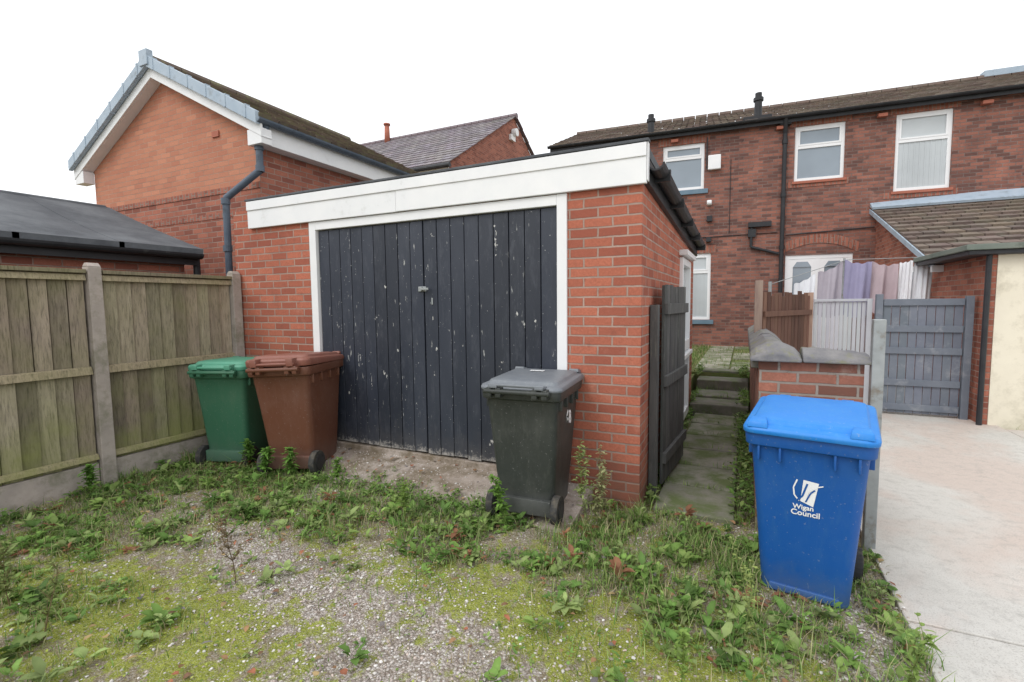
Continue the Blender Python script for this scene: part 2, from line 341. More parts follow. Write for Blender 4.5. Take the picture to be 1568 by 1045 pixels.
mb=MB()
mb.box(.76,3.2,-4,2.9,-.1,.012); mb.box(.76,2.9,2.912,5.6,-.1,.014); mb.box(.76,2.9,5.612,8.3,-.1,.012); mb.box(3.212,9,-4,7.85,-.1,.010)
mb.box(2.912,3.2,2.912,7.85,-.1,.008)
mb.box(.36,.748,4.0,8.3,-.1,.006); mb.box(.5,2.7,8.35,13.5,-.1,.02)
mb.build('concrete_drive',[M['drive']],bevel=.006)
mb=MB()
n=24
for i in range(n):
    a=-4.25+3.2*i/n;b=-4.25+3.2*(i+1)/n
    mb.hexa([(a,3.0,-.1),(b,3.0,-.1),(b,3.72,-.1),(a,3.72,-.1),(a,3.0,.038),(b,3.0,.038),(b,3.72,.165),(a,3.72,.165)])
    ya=2.93+.04*math.sin(i*1.7)+.02*math.sin(i*3.1);yb=2.93+.04*math.sin((i+1)*1.7)+.02*math.sin((i+1)*3.1)
    mb.poly([(a,ya,.0),(b,yb,.0),(b,3.0,.038),(a,3.0,.038)],[(0,1,2,3)])
mb.build('concrete_apron',[M['apron']])
apz=lambda y:.038+(y-3.0)*.1764
mb=MB(); y=3.72
while y<7.15:
    L=.58+random.uniform(-.03,.03); g=random.uniform(.75,1.1); t=random.uniform(-.006,.006)
    mb.hexa([(-.60,y,-.05),(-.035,y,-.05),(-.035,y+L,-.05),(-.60,y+L,-.05),(-.60,y,.028+t),(-.035,y,.028-t),(-.035,y+L,.028),(-.60,y+L,.028+t)],0,(g,g,g)); y+=L+.022
mb.build('garden_path',[M['flag']],bevel=.008)
mb=MB()
mb.box(-.68,.08,7.25,7.75,-.05,.16,0); mb.box(-.68,.08,7.762,8.35,-.05,.19,0);mb.box(-.68,.08,8.36,8.8,-.05,.34,0);mb.box(-.68,.12,8.82,9.1,.1,.435,0)
mb.build('garden_steps',[M['step']],bevel=.015)
mb=MB(); mb.box(-6.0,.15,8.81,14.6,-.1,.40); mb.box(-6.0,-.75,7.6,8.8,-.1,.36); mb.build('lawn',[M['lawn']])
mb=MB()
for i in range(8):
    for xx in (-.78,-.2):
        g=random.uniform(.8,1.2); 
        if xx>-.5 and i in(2,5,6): continue
        mb.box(xx,xx+.55,9.15+i*.6,9.72+i*.6,.38,.428,0,(g*1.2,g*1.2,g*1.2))
mb.build('garden_flagstones',[M['flag']],bevel=.006)

# ------------------------------------------------------------------ garage
g=empty('brick_garage')
mb=MB(); FY=3.64
mb.box(-5.22,-4.04,FY,FY+.22,-.1,2.66); mb.box(-1.265,-.69,FY,FY+.22,-.1,2.5)
mb.box(-4.04,-1.265,FY+.02,FY+.2,2.44,2.66)
def wall_y(mb,xc,y0,y1,z0,ztop,ops,thick,mat=0):
    ysu=sorted(set([y0,y1]+[o[0] for o in ops]+[o[1] for o in ops]))
    for a,b in zip(ysu[:-1],ysu[1:]):
        op=[o for o in ops if o[0]<=a and o[1]>=b]
        segs=[(z0,None)] if not op else ([(z0,op[0][2])] if op[0][2]>z0 else [])+[(op[0][3],None)]
        for s0,s1 in segs:
            za=ztop(a) if s1 is None else s1; zb=ztop(b) if s1 is None else s1
            x0,x1=(xc-thick,xc)
            mb.hexa([(x0,a,s0),(x1,a,s0),(x1,b,s0),(x0,b,s0),(x0,a,za),(x1,a,za),(x1,b,zb),(x0,b,zb)],mat)
zt=lambda y: 2.52-(y-3.64)*.045
wall_y(mb,-.692,FY+.22,7.35,-.1,zt,[(5.95,6.85,.12,2.12)],.22)
mb.box(-5.2,-.69,7.35,7.55,-.1,2.34); mb.box(-5.2,-5.0,FY+.22,7.35,-.1,2.36)
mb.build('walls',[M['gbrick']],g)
mb=MB()
mb.hexa([(-4.95,3.64,2.67),(-.66,3.64,2.67),(-.66,7.7,2.47),(-4.95,7.7,2.47),(-4.95,3.64,2.74),(-.66,3.64,2.74),(-.66,7.7,2.52),(-4.95,7.7,2.52)])
mb.build('roof',[M['felt']],g)
mb=MB()
mb.box(-4.93,-2.9,3.600,3.636,2.45,2.735,0); mb.box(-2.897,-.655,3.598,3.634,2.452,2.738,0)
mb.box(-4.95,-.64,3.585,3.66,2.741,2.762,1); mb.box(-4.93,-.655,3.588,3.597,2.64,2.735,0)
mb.box(-.653,-.645,3.60,3.66,2.47,2.74,0)
mb.build('fascia',[M['white'],M['felt']],g,bevel=.004)
mb=MB()
zz0=lambda y: 2.66-(y-3.64)*.05
mb.hexa([(-.69,3.645,2.47),(-.652,3.665,2.47),(-.652,7.7,2.27),(-.69,7.7,2.27),(-.69,3.645,2.64),(-.652,3.665,2.64),(-.652,7.7,2.46),(-.69,7.7,2.46)])
a0,a1=Vector((-.60,3.66,2.60)),Vector((-.60,7.75,2.42))
ring=lambda c:[c+Vector((.06*math.cos(t),0,.055*math.sin(t))) for t in [math.pi+ i*math.pi/8 for i in range(9)]]+[c+Vector((.048*math.cos(t),0,.043*math.sin(t))) for t in [2*math.pi- i*math.pi/8 for i in range(9)]]
mb.loft([ring(a0),ring(a1)])
for i in range(5):
    yy=3.9+i*.9; mb.box(-.655,-.53,yy,yy+.03,zz0(yy)-.13,zz0(yy)-.045)
mb.build('gutter',[M['black']],g,smooth=False)
mb=MB()
mb.box(-4.035,-3.945,3.622,3.74,.12,2.448); mb.box(-1.345,-1.262,3.622,3.74,.1,2.448); mb.box(-3.945,-1.345,3.622,3.74,2.365,2.446)
mb.build('door_frame',[M['white']],g,bevel=.004)
mb=MB()
def leaf(x0,x1,n):
    wd=(x1-x0)/n
    for i in range(n):
        a=x0+i*wd; dz=random.uniform(-.008,.008); dy=random.uniform(0,.004);k=random.uniform(.8,1.25)
        mb.box(a+.0035,a+wd-.0035,3.655-dy,3.68,.215+dz,2.357,0,(k,k,k))
    mb.box(x0+.01,x1-.01,3.682,3.70,.23,2.35,0,(.3,.3,.3))
leaf(-3.94,-2.648,9); leaf(-2.640,-1.35,9)
mb.build('door_leaves',[M['door']],g,bevel=.004)
mb=MB(); mb.box(-3.94,-1.35,3.63,3.74,.14,.20); mb.build('door_sill',[M['apron']],g,bevel=.006)
mb=MB(); mb.box(-2.70,-2.615,3.640,3.652,1.72,1.765); mb.cyl((-2.655,3.652,1.742),(-2.655,3.61,1.742),.02,14); mb.box(-2.66,-2.57,3.608,3.622,1.732,1.752)
mb.box(-2.56,-2.545,3.643,3.652,1.60,1.66)
mb.build('door_handle',[M['metal']],g,bevel=.003)
mb=MB()
for (a,b,c_,d) in [(5.95,6.03,.12,2.12),(6.77,6.85,.12,2.12),(6.03,6.77,2.04,2.12),(6.03,6.77,.12,.22),(6.03,6.77,1.0,1.12)]:
    mb.box(-.76,-.655,a+.002,b-.002,c_,d,0)
mb.box(-.73,-.72,6.03,6.77,.2,2.05,1); mb.box(-.70,-.60,5.9,6.9,2.14,2.2,0); mb.box(-.70,-.62,5.9,6.9,.92,.97,0)
mb.build('side_door',[M['upvc'],M['glassl']],g,bevel=.004)

# ------------------------------------------------------------------ side gate
def plank_panel(mb,p0,p1,z0,z1,n,th=.02,mat=0,jit=.01,gap=.006,cv=(.75,1.15),ztopf=None):
    p0=Vector(p0);p1=Vector(p1);d=(p1-p0);L=d.length;d.normalize();nrm=Vector((d.y,-d.x))
    for i in range(n):
        a=p0+d*(L*i/n+gap/2); b=p0+d*(L*(i+1)/n-gap/2); k=random.uniform(*cv); zt_=z1+random.uniform(-jit,jit)
        if ztopf: zt_+=ztopf((i+.5)/n)
        o=nrm*(th*.5+random.uniform(0,.004)); q=nrm*(-th*.5)
        P=[a+o,b+o,b+q,a+q]
        mb.hexa([(p.x,p.y,z0) for p in P]+[(p.x,p.y,zt_) for p in P],mat,(k,k*random.uniform(.97,1.03),k))
def rail(mb,p0,p1,z0,z1,off,th,mat=0,c=(1,1,1)):
    p0=Vector(p0);p1=Vector(p1);d=(p1-p0).normalized();n=Vector((d.y,-d.x))
    P=[p0+n*off,p1+n*off,p1+n*(off+th),p0+n*(off+th)]
    mb.hexa([(p.x,p.y,z0) for p in P]+[(p.x,p.y,z1) for p in P],mat,c)
mb=MB(); plank_panel(mb,(-.605,4.12),(-.535,5.0),.07,1.74,8,.022)
for z in(.25,.9,1.5): rail(mb,(-.605,4.12),(-.535,5.0),z,z+.09,.012,.03)
mb.build('garden_gate',[M['darkwood']],bevel=.003)
mb=MB(); mb.box(-.685,-.62,3.98,4.06,0,1.58); mb.build('gate_post',[M['darkwood']],bevel=.006)

# ------------------------------------------------------------------ left timber fence
fe=empty('timber_fence')
FX=-5.17
mb=MB()
for (ya,yb) in [(-1.6,.36),(.48,2.2),(2.32,3.52)]:
    n=int((yb-ya)/.118)
    mb.box(FX-.06,FX-.045,ya,yb,.23,1.89,1)  # added dark sheet behind the planks, paints shade into their gaps
    for (zl,zh) in((.23,1.05),(1.052,1.90)):
      for i in range(n):
        a=ya+(yb-ya)*i/n+random.uniform(0,.006);b=ya+(yb-ya)*(i+1)/n-.005-random.uniform(0,.004);k=random.uniform(.6,1.3);r_=random.uniform(.94,1.06)
        if zl>1: k*=1.12
        o=random.uniform(0,.008)
        mb.hexa([(FX-.043,a,zl),(FX-.026+o,a,zl),(FX-.004+o*.5,b,zl),(FX-.03,b,zl),(FX-.043,a,zh),(FX-.026+o,a,zh),(FX-.004+o*.5,b,zh),(FX-.03,b,zh)],0,(k,k*r_,k*.97))
    for z0,z1 in((.26,.31),(1.02,1.09),(1.84,1.9)):
        mb.hexa([(FX,ya,z0),(FX+.035,ya,z0),(FX+.035,yb,z0),(FX,yb,z0),(FX,ya,z1),(FX+.022,ya,z1-.012),(FX+.022,yb,z1-.012),(FX,yb,z1)],0,(1.25,1.22,1.1))
    mb.box(FX-.06,FX+.045,ya,yb,1.902,1.935,0,(.8,.8,.75))
mb.build('panels',[M['fence'],M['gapshade']],fe,bevel=.002)
mb=MB()
for (ya,yb) in [(-1.6,.36),(.48,2.2),(2.32,3.52)]: mb.box(FX-.04,FX+.015,ya,yb,-.1,.228)
for yc in(.42,2.26,3.57):
    mb.hexa([(FX-.06,yc-.055,-.1),(FX+.06,yc-.055,-.1),(FX+.06,yc+.055,-.1),(FX-.06,yc+.055,-.1),(FX-.05,yc-.05,1.96),(FX+.05,yc-.05,1.96),(FX+.05,yc+.05,1.96),(FX-.05,yc+.05,1.96)])
    mb.hexa([(FX-.05,yc-.05,1.961),(FX+.05,yc-.05,1.961),(FX+.05,yc+.05,1.961),(FX-.05,yc+.05,1.961),(FX-.02,yc-.045,1.995),(FX+.02,yc-.045,1.995),(FX+.02,yc+.045,1.995),(FX-.02,yc+.045,1.995)])
mb.build('concrete_posts',[M['concrete']],fe,bevel=.006)

# ------------------------------------------------------------------ tiles
def tile_roof(mb,e0,e1,r0,r1,nr,nc,mat=0,th=.03,cv=(.75,1.25)):
    e0,e1,r0,r1=map(Vector,(e0,e1,r0,r1)); nrm=(e1-e0).cross(r0-e0).normalized()
    if nrm.z<0: nrm=-nrm
    P=lambda u,v:(e0*(1-u)+e1*u)*(1-v)+(r0*(1-u)+r1*u)*v
    for j in range(nr):
        off=.5*(j%2)
        for i in range(-1,nc+1):
            ua=max(0,(i+off)/nc+.0015);ub=min(1,(i+1+off)/nc-.0015)
            if ub-ua<.002: continue
            va=j/nr;vb=min(1,(j+1.12)/nr);k=random.uniform(*cv);l=random.uniform(-.004,.004)
            a,b,c_,d=P(ua,va),P(ub,va),P(ub,vb),P(ua,vb)
            mb.hexa([a,b,c_,d,a+nrm*(th+l),b+nrm*(th+l),c_+nrm*.008,d+nrm*.008],mat,(k,k*random.uniform(.95,1.05),k*random.uniform(.92,1.05)))

# ------------------------------------------------------------------ left house
h=empty('brick_house')
HY=4.6;HX0=-10.2;HX1=-6.0;EZ=4.13;AX=-8.07;AZ=5.20;HB=8.6
mb=MB()
mb.poly([(HX0,HY,3.25),(HX1,HY,3.25),(HX1,HY,EZ),(AX,HY,AZ),(HX0,HY,EZ)],[(0,1,2,3,4)],0)
mb.poly([(HX0,HY,-.1),(HX1,HY,-.1),(HX1,HY,3.25),(HX0,HY,3.25)],[(0,1,2,3)],1)
mb.poly([(HX1,HY,-.1),(HX1,HB,-.1),(HX1,HB,EZ),(HX1,HY,EZ)],[(0,1,2,3)],1)
mb.poly([(HX0,HY,-.1),(HX0,HB,-.1),(HX0,HB,EZ),(HX0,HY,EZ)],[(3,2,1,0)],1)
mb.poly([(HX0,HB,-.1),(HX1,HB,-.1),(HX1,HB,EZ),(AX,HB,AZ),(HX0,HB,EZ)],[(4,3,2,1,0)],0)
mb.build('walls',[M['obrick'],M['rbrick']],h)
mb=MB(); 
mb.box(HX0-.01,HX1+.01,HY-.012,HY,3.22,3.30,0); mb.box(HX0-.006,HX1+.006,HY-.008,HY,2.88,2.955,0)
mb.build('brick_band',[M['sbrick']],h)
mb=MB(); mb.box(-6.95,-6.8,HY-.02,HY,4.02,4.10); mb.build('air_vent',[M['terracotta']],h)
ov=.28; sl_=(AZ-EZ)/(AX-HX0); 
mb=MB()
eR=(HX1+ov,EZ-ov*sl_+.06); eL=(HX0-ov,EZ-ov*sl_+.06); top=AZ+.06
tile_roof(mb,(eR[0],HY-.2,eR[1]),(eR[0],HB+.1,eR[1]),(AX,HY-.2,top),(AX,HB+.1,top),9,14,0,.045)
tile_roof(mb,(eL[0],HB+.1,eL[1]),(eL[0],HY-.2,eL[1]),(AX,HB+.1,top),(AX,HY-.2,top),9,14,0,.045)
for i in range(9): mb.cyl((AX,HY-.2+i*.45,top+.0),(AX,HY+.24+i*.45,top+.0),.09,10,0,(.9,.9,.9))
mb.build('roof',[M['mosstile']],h)
mb=MB()
def slat(xa,za,xb,zb,y0,y1,t0,t1,mat):
    mb.hexa([(xa,y0,za+t0),(xb,y0,zb+t0),(xb,y1,zb+t0),(xa,y1,za+t0),(xa,y0,za+t1),(xb,y0,zb+t1),(xb,y1,zb+t1),(xa,y1,za+t1)],mat)
for (xa,za) in (eR,eL):
    slat(xa,za,AX,top,HY-.17,HY-.14,-.24,-.06,0)
    slat(xa,za,AX,top,HY-.24,HY-.18,-.10,.065,1)
    slat(xa,za,AX,top,HY-.14,HY-.0,-.24,-.22,0)
    k=6
    for i in range(k):   # verge cap joints
        u=(i+.5)/k; x_=xa+(AX-xa)*u;z_=za+(top-za)*u; mb.box(x_-.02,x_+.02,HY-.248,HY-.175,z_-.10,z_+.075,1)
mb.box(AX-.1,AX+.1,HY-.26,HY-.17,top-.1,top+.12,1)
mb.box(HX1,HX1+.27,HY-.16,HY+.0,EZ-.40,EZ-.2,0); mb.box(HX0-.27,HX0,HY-.16,HY+.0,EZ-.40,EZ-.2,0)
mb.box(HX1+.17,HX1+.20,HY-.1,HB,EZ-.38,EZ-.13,0); mb.box(HX1,HX1+.17,HY+.002,HB,EZ-.38,EZ-.355,0)
mb.build('bargeboards',[M['white'],M['palegutter']],h,bevel=.005)
mb=MB()
ring=lambda c:[c+Vector((.065*math.cos(t),0,.06*math.sin(t))) for t in [math.pi+ i*math.pi/8 for i in range(9)]]+[c+Vector((.053*math.cos(t),0,.048*math.sin(t))) for t in [2*math.pi- i*math.pi/8 for i in range(9)]]
mb.loft([ring(Vector((HX1+.27,HY-.22,EZ-.10))),ring(Vector((HX1+.27,HB,EZ-.10)))],0)
mb.loft([ring(Vector((HX0-.27,HY-.22,EZ-.10))),ring(Vector((HX0-.27,HB,EZ-.10)))],1)
mb.pipe([(HX1+.25,HY-.06,EZ-.15),(HX1+.10,HY-.07,EZ-.42),(HX1+.10,HY-.07,3.42),(-6.36,HY-.26,3.06),(-6.36,HY-.28,.1)],.045,14,0)
for (x_,y_,z) in((HX1+.10,HY-.07,3.40),(HX1+.10,HY-.07,3.68),(-6.36,HY-.265,2.98),(-6.36,HY-.27,2.35)): mb.cyl((x_,y_,z),(x_,y_,z+.08),.057,14,0)
mb.build('gutter_and_downpipe',[M['bluegrey'],M['palegutter']],h)

mb=MB(); mb.hexa([(-6.0,4.4,2.5),(-5.25,4.4,2.5),(-5.25,6.6,2.5),(-6.0,6.6,2.5),(-6.0,4.4,2.90),(-5.25,4.4,2.74),(-5.25,6.6,2.74),(-6.0,6.6,2.90)]); mb.build('low_side_roof',[M['felt']])

# ------------------------------------------------------------------ low shed behind fence
s=empty('felt_roofed_shed')
mb=MB()
sx0,sx1,rx,sy0,sy1,ez,rz=-10.0,-6.05,-8.1,-3.0,3.75,2.27,2.97
mb.box(sx0+.15,sx1-.15,sy0+.1,sy1-.1,-.1,ez-.03)
mb.poly([(sx0+.15,sy1-.1,ez-.04),(sx1-.15,sy1-.1,ez-.04),(rx,sy1-.1,rz-.05)],[(0,1,2)]); mb.poly([(sx0+.15,sy0+.1,ez-.04),(sx1-.15,sy0+.1,ez-.04),(rx,sy0+.1,rz-.05)],[(2,1,0)])
mb.build('walls',[M['rbrick']],s)
mb=MB()
for xe in(sx1,sx0):   # sagging felt strips
    n=8;ns=8
    for i in range(n):
        a=sy0+(sy1-sy0)*i/n;b=sy0+(sy1-sy0)*(i+1)/n+.05
        for k in range(ns):
            u0,u1=k/ns,(k+1)/ns
            P=[]
            for (yy,u) in((a,u0),(b,u0),(b,u1),(a,u1)):
                sag=-.035*math.sin(math.pi*u)*(.6+.4*math.sin(i*2.1+(0 if yy==a else 1.2)))
                P.append(Vector((xe+(rx-xe)*u,yy,ez+(rz-ez)*u+sag)))
            mb.hexa([p+Vector((0,0,-.02)) for p in P]+[p+Vector((0,0,.02+.003*i)) for p in P])
mb.cyl((rx,sy0,rz+.01),(rx,sy1,rz+.01),.05,10)
mb.build('roof',[M['felt']],s)
mb=MB(); mb.loft([ring(Vector((sx1+.03,sy0,ez-.03))),ring(Vector((sx1+.03,sy1,ez-.03)))]); mb.box(sx1-.05,sx1-.02,sy0,sy1,ez-.16,ez-.025)
mb.cyl((sx1-.1,sy1+.02,ez-.08),(sx1-.1,sy1+.02,0),.04,10)
mb.build('gutter',[M['black']],s)

# ------------------------------------------------------------------ house behind (mid)
h2=empty('slate_roofed_house')
gx=-9.0;y0=14.1;y1=24.1;e=6.4;ap=9.45;ym=19.1;xl=-19.0
mb=MB()
mb.poly([(gx,y0,0),(gx,y1,0),(gx,y1,e),(gx,ym,ap),(gx,y0,e)],[(0,1,2,3,4)]); mb.poly([(xl,y0,0),(gx,y0,0),(gx,y0,e),(xl,y0,e)],[(0,1,2,3)])
mb.poly([(xl,y0,0),(xl,y1,0),(xl,y1,e),(xl,ym,ap),(xl,y0,e)],[(4,3,2,1,0)]); mb.poly([(xl,y1,0),(gx,y1,0),(gx,y1,e),(xl,y1,e)],[(3,2,1,0)])
mb.build('walls',[M['rbrick']],h2)
mb=MB(); dz=(ap-e)/(ym-y0)*.3
tile_roof(mb,(xl,y0-.3,e-dz+.05),(gx+.15,y0-.3,e-dz+.05),(xl,ym,ap+.05),(gx+.15,ym,ap+.05),17,28,0,.035)
tile_roof(mb,(gx+.15,y1+.3,e-dz+.05),(xl,y1+.3,e-dz+.05),(gx+.15,ym,ap+.05),(xl,ym,ap+.05),17,28,0,.035)
for i in range(28): mb.cyl((gx+.15-i*.36,ym,ap+.05),(gx+.15-i*.36-.34,ym,ap+.05),.12,8,0,(.9,.8,.8))
mb.build('roof',[M['slate']],h2)
mb=MB()
mb.cyl((xl,y0-.36,e-dz-.05),(gx+.2,y0-.36,e-dz-.05),.08,10,0); mb.box(xl,gx+.1,y0-.28,y0-.25,e-dz-.2,e-dz,1)
mb.cyl((gx-.3,y0-.1,e-.2),(gx-.3,y0-.1,2),.06,10,0); mb.box(-11.2,-10.2,y0-.06,y0-.02,4.9,5.9,1); mb.box(-11.1,-10.3,y0-.07,y0-.061,5.0,5.8,2)
mb.build('gutters_and_window',[M['black'],M['upvc'],M['glass']],h2)
mb=MB(); mb.cyl((-15.6,ym-.2,9.3),(-15.6,ym-.2,10.15),.14,12,0,r1=.11); mb.cyl((-15.6,ym-.2,10.15),(-15.6,ym-.2,10.22),.16,12,0); mb.build('chimney_pot',[M['terracotta']],h2,smooth=True)
mb=MB(); mb.cyl((gx+.05,ym-.2,8.75),(gx+.25,ym-.2,8.75),.16,12); mb.box(gx+.01,gx+.12,ym-.5,ym-.1,8.4,8.62); mb.build('security_light',[M['white']],h2)

# ------------------------------------------------------------------ terrace
T=empty('brick_terrace_house',(0,14.13,0),math.atan(.0793))
ops=[(1.03,2.09,4.57,5.9),(3.09,4.15,4.14,5.9),(-2.11,-1.06,4.6,5.8),(-1.95,-.85,1.12,2.9),(.9,2.35,.4,2.75)]
def wall_front(mb,x0,x1,z0,z1,y,ops,dep,mat=0):
    xsu=sorted(set([x0,x1]+[q for o in ops for q in o[:2]])); zsu=sorted(set([z0,z1]+[q for o in ops for q in o[2:]]))
    for a,b in zip(xsu[:-1],xsu[1:]):
        for c_,d in zip(zsu[:-1],zsu[1:]):
            if any(o[0]<=a and o[1]>=b and o[2]<=c_ and o[3]>=d for o in ops): continue
            mb.poly([(a,y,c_),(b,y,c_),(b,y,d),(a,y,d)],[(0,1,2,3)],mat)
    for a,b,c_,d in ops:
        mb.poly([(a,y,c_),(b,y,c_),(b,y,d),(a,y,d),(a,y+dep,c_),(b,y+dep,c_),(b,y+dep,d),(a,y+dep,d)],[(0,1,5,4),(1,2,6,5),(2,3,7,6),(3,0,4,7)],mat)
mb=MB()
wall_front(mb,-5.2,12,0,6.1,0,ops,.1)
mb.poly([(-5.2,0,0),(-5.2,7,0),(-5.2,7,6.1),(-5.2,3.4,7.5),(-5.2,0,6.1)],[(4,3,2,1,0)]); mb.poly([(-5.2,7,0),(12,7,0),(12,7,6.1),(-5.2,7,6.1)],[(3,2,1,0)])
mb.build('walls',[M['hbrick']],T)
mb=MB()
for (a,b,c_,d) in ops[:4]: mb.box(a-.12,b+.12,-.012,0,d,d+.2)
mb.box(1.0-.1,2.09+.1,-.013,0,4.42,4.57); mb.box(2.9,4.3,-.013,0,3.98,4.12)
n=16; cx=1.62; 
for k in range(n):
    t0=-1+2*k/n;t1=-1+2*(k+1)/n; f=lambda t:2.78+.25*(1-t*t)
    mb.hexa([(cx+t0*.82,-.014,f(t0)),(cx+t1*.82-.008,-.014,f(t1)),(cx+t1*.82-.008,.0,f(t1)),(cx+t0*.82,.0,f(t0)),(cx+t0*.86,-.014,f(t0)+.22),(cx+t1*.86-.008,-.014,f(t1)+.22),(cx+t1*.86-.008,.0,f(t1)+.22),(cx+t0*.86,.0,f(t0)+.22)])
mb.build('brick_lintels',[M['sbrick']],T)
mb=MB()
def window(a,b,c_,d,trans=.3,y=.04,gl=1):
    f=.075
    mb.box(a,a+f,y,y+.06,c_,d,0);mb.box(b-f,b,y,y+.06,c_,d,0);mb.box(a+f,b-f,y,y+.06,d-f,d,0);mb.box(a+f,b-f,y,y+.06,c_,c_+f,0)
    zt_=d-(d-c_)*trans
    mb.box(a+f,b-f,y-.004,y+.056,zt_-.035,zt_+.035,0)
    for (p,q,r_,s_) in [(a+f,b-f,zt_+.035,d-f)]:
        mb.box(p,p+.04,y-.012,y+.03,r_,s_,0);mb.box(q-.04,q,y-.012,y+.03,r_,s_,0);mb.box(p+.04,q-.04,y-.012,y+.03,s_-.04,s_,0);mb.box(p+.04,q-.04,y-.012,y+.03,r_,r_+.04,0)
    mb.box(a+f,b-f,y+.025,y+.03,c_+f,d-f,gl)
    if gl==2:
        for i in range(9):
            xx=a+f+(b-a-2*f)*i/9; mb.box(xx,xx+.03,y+.018,y+.024,c_+f,zt_-.036,2)
window(*ops[0],.38); window(*ops[1],.35,gl=2); window(*ops[2],.3); window(*ops[3],.28,gl=2)
a,b,c_,d=ops[4]
for x in(a,1.585,b-.08): mb.box(x,x+.08,.03,.09,c_,d,0)
mb.box(a,b,.028,.092,d-.10,d,0); 
for x0_,x1_ in((a+.08,1.585),(1.665,b-.08)):
    mb.box(x0_,x0_+.1,.035,.08,c_,d-.1,0);mb.box(x1_-.1,x1_,.035,.08,c_,d-.1,0);mb.box(x0_+.1,x1_-.1,.035,.08,d-.30,d-.1,0);mb.box(x0_+.1,x1_-.1,.035,.08,c_,1.3,0)
    mb.poly([(x0_+.1,.034,2.449),(x1_-.1,.034,2.449),((x0_+x1_)/2+.12,.034,2.58),((x0_+x1_)/2-.12,.034,2.58)],[(0,1,2,3)],1)
mb.box(a+.1,b-.1,.06,.065,c_,d-.1,1)
mb.build('windows_and_door',[M['upvc'],M['glass'],M['glassl']],T,bevel=.004)
mb=MB()
mb.box(-2.2,-.96,-.06,.1,4.47,4.59,0);mb.box(-2.05,-.76,-.06,.1,1.0,1.11,0);mb.box(.98,2.14,-.05,.1,4.50,4.565,1);mb.box(3.04,4.2,-.05,.1,4.07,4.135,1)
mb.build('window_sills',[M['sillblue'],M['terracotta']],T,bevel=.006)
mb=MB()
tile_roof(mb,(-5.35,-.22,6.12),(12,-.22,6.12),(-5.35,3.4,7.6),(12,3.4,7.6),12,50,0,.03)
tile_roof(mb,(12,7.1,6.12),(-5.35,7.1,6.12),(12,3.4,7.6),(-5.35,3.4,7.6),12,50,0,.03)
for i in range(48): mb.cyl((-5.3+i*.36,3.4,7.6),(-5.3+i*.36+.34,3.4,7.6),.1,8,0,(.9,.85,.85))
mb.build('roof',[M['tile']],T)
mb=MB()
rg=lambda c:[c+Vector((0,.065*math.cos(t),.06*math.sin(t))) for t in [math.pi+ i*math.pi/6 for i in range(7)]]+[c+Vector((0,.053*math.cos(t),.048*math.sin(t))) for t in [2*math.pi- i*math.pi/6 for i in range(7)]]
mb.loft([rg(Vector((-5.3,-.24,6.12))),rg(Vector((12,-.24,6.12)))])
mb.box(-5.25,12,-.18,-.15,5.98,6.14); mb.box(-5.2,12,-.15,-.004,6.05,6.09)
mb.pipe([(.78,-.22,6.08),(.80,-.07,5.75),(.80,-.07,.3)],.05,12)
mb.box(.68,.92,-.16,-.005,5.95,6.1)
for z in(5.5,4.2,2.9): mb.cyl((.8,-.07,z),(.8,-.07,z+.1),.065,12)
mb.pipe([(.1,-.06,3.55),(.1,-.06,3.0),(.74,-.06,2.8)],.035,10); mb.box(.02,.55,-.14,-.01,3.5,3.62)
mb.pipe([(-1.0,-.04,5.1),(-1.0,-.04,5.9)],.015,8)
mb.pipe([(.88,-.03,3.26),(2.75,-.03,3.34)],.014,8); mb.pipe([(-1.9,-.02,3.3),(.7,-.02,3.34)],.01,6)
mb.pipe([(-.42,-.02,5.3),(-.42,-.02,3.4)],.008,6)
mb.box(-.98,-.84,-.12,-.01,3.72,3.86); mb.box(-.98,-.86,-.2,-.01,3.18,3.3); mb.box(.02,.2,-.1,-.01,3.25,3.45)
mb.build('gutter_and_pipes',[M['black']],T)
mb=MB(); mb.box(-.97,-.66,-.12,-.005,5.05,5.42); mb.cyl((-.98,-.1,4.2),(-.86,-.1,4.2),.07,12)
mb.build('junction_box',[M['white']],T,bevel=.02)
mb=MB()
for x,z0,hh in((.20,6.15,.55),(-2.45,6.15,.4)):
    mb.cyl((x,.15,z0),(x,.15,z0+hh),.09,14); mb.cyl((x,.15,z0+hh),(x,.15,z0+hh+.08),.12,14)
    mb.cyl((x,.15,z0+hh+.08),(x,.15,z0+hh+.2),.08,14)
mb.box(-.15,.5,.0,.5,6.15,6.3)
mb.build('flue_pipe',[M['black']],T)
mb=MB(); mb.box(6.0,12,3.3,3.55,7.62,7.78); mb.build('ridge_flashing',[M['palegutter']],T)
mb=MB()
for x in(-1.9,.6,2.7,4.6,7.0): mb.box(x,x+.18,-.14,-.01,5.86,5.93)
mb.build('eaves_brackets',[M['terracotta']],T)

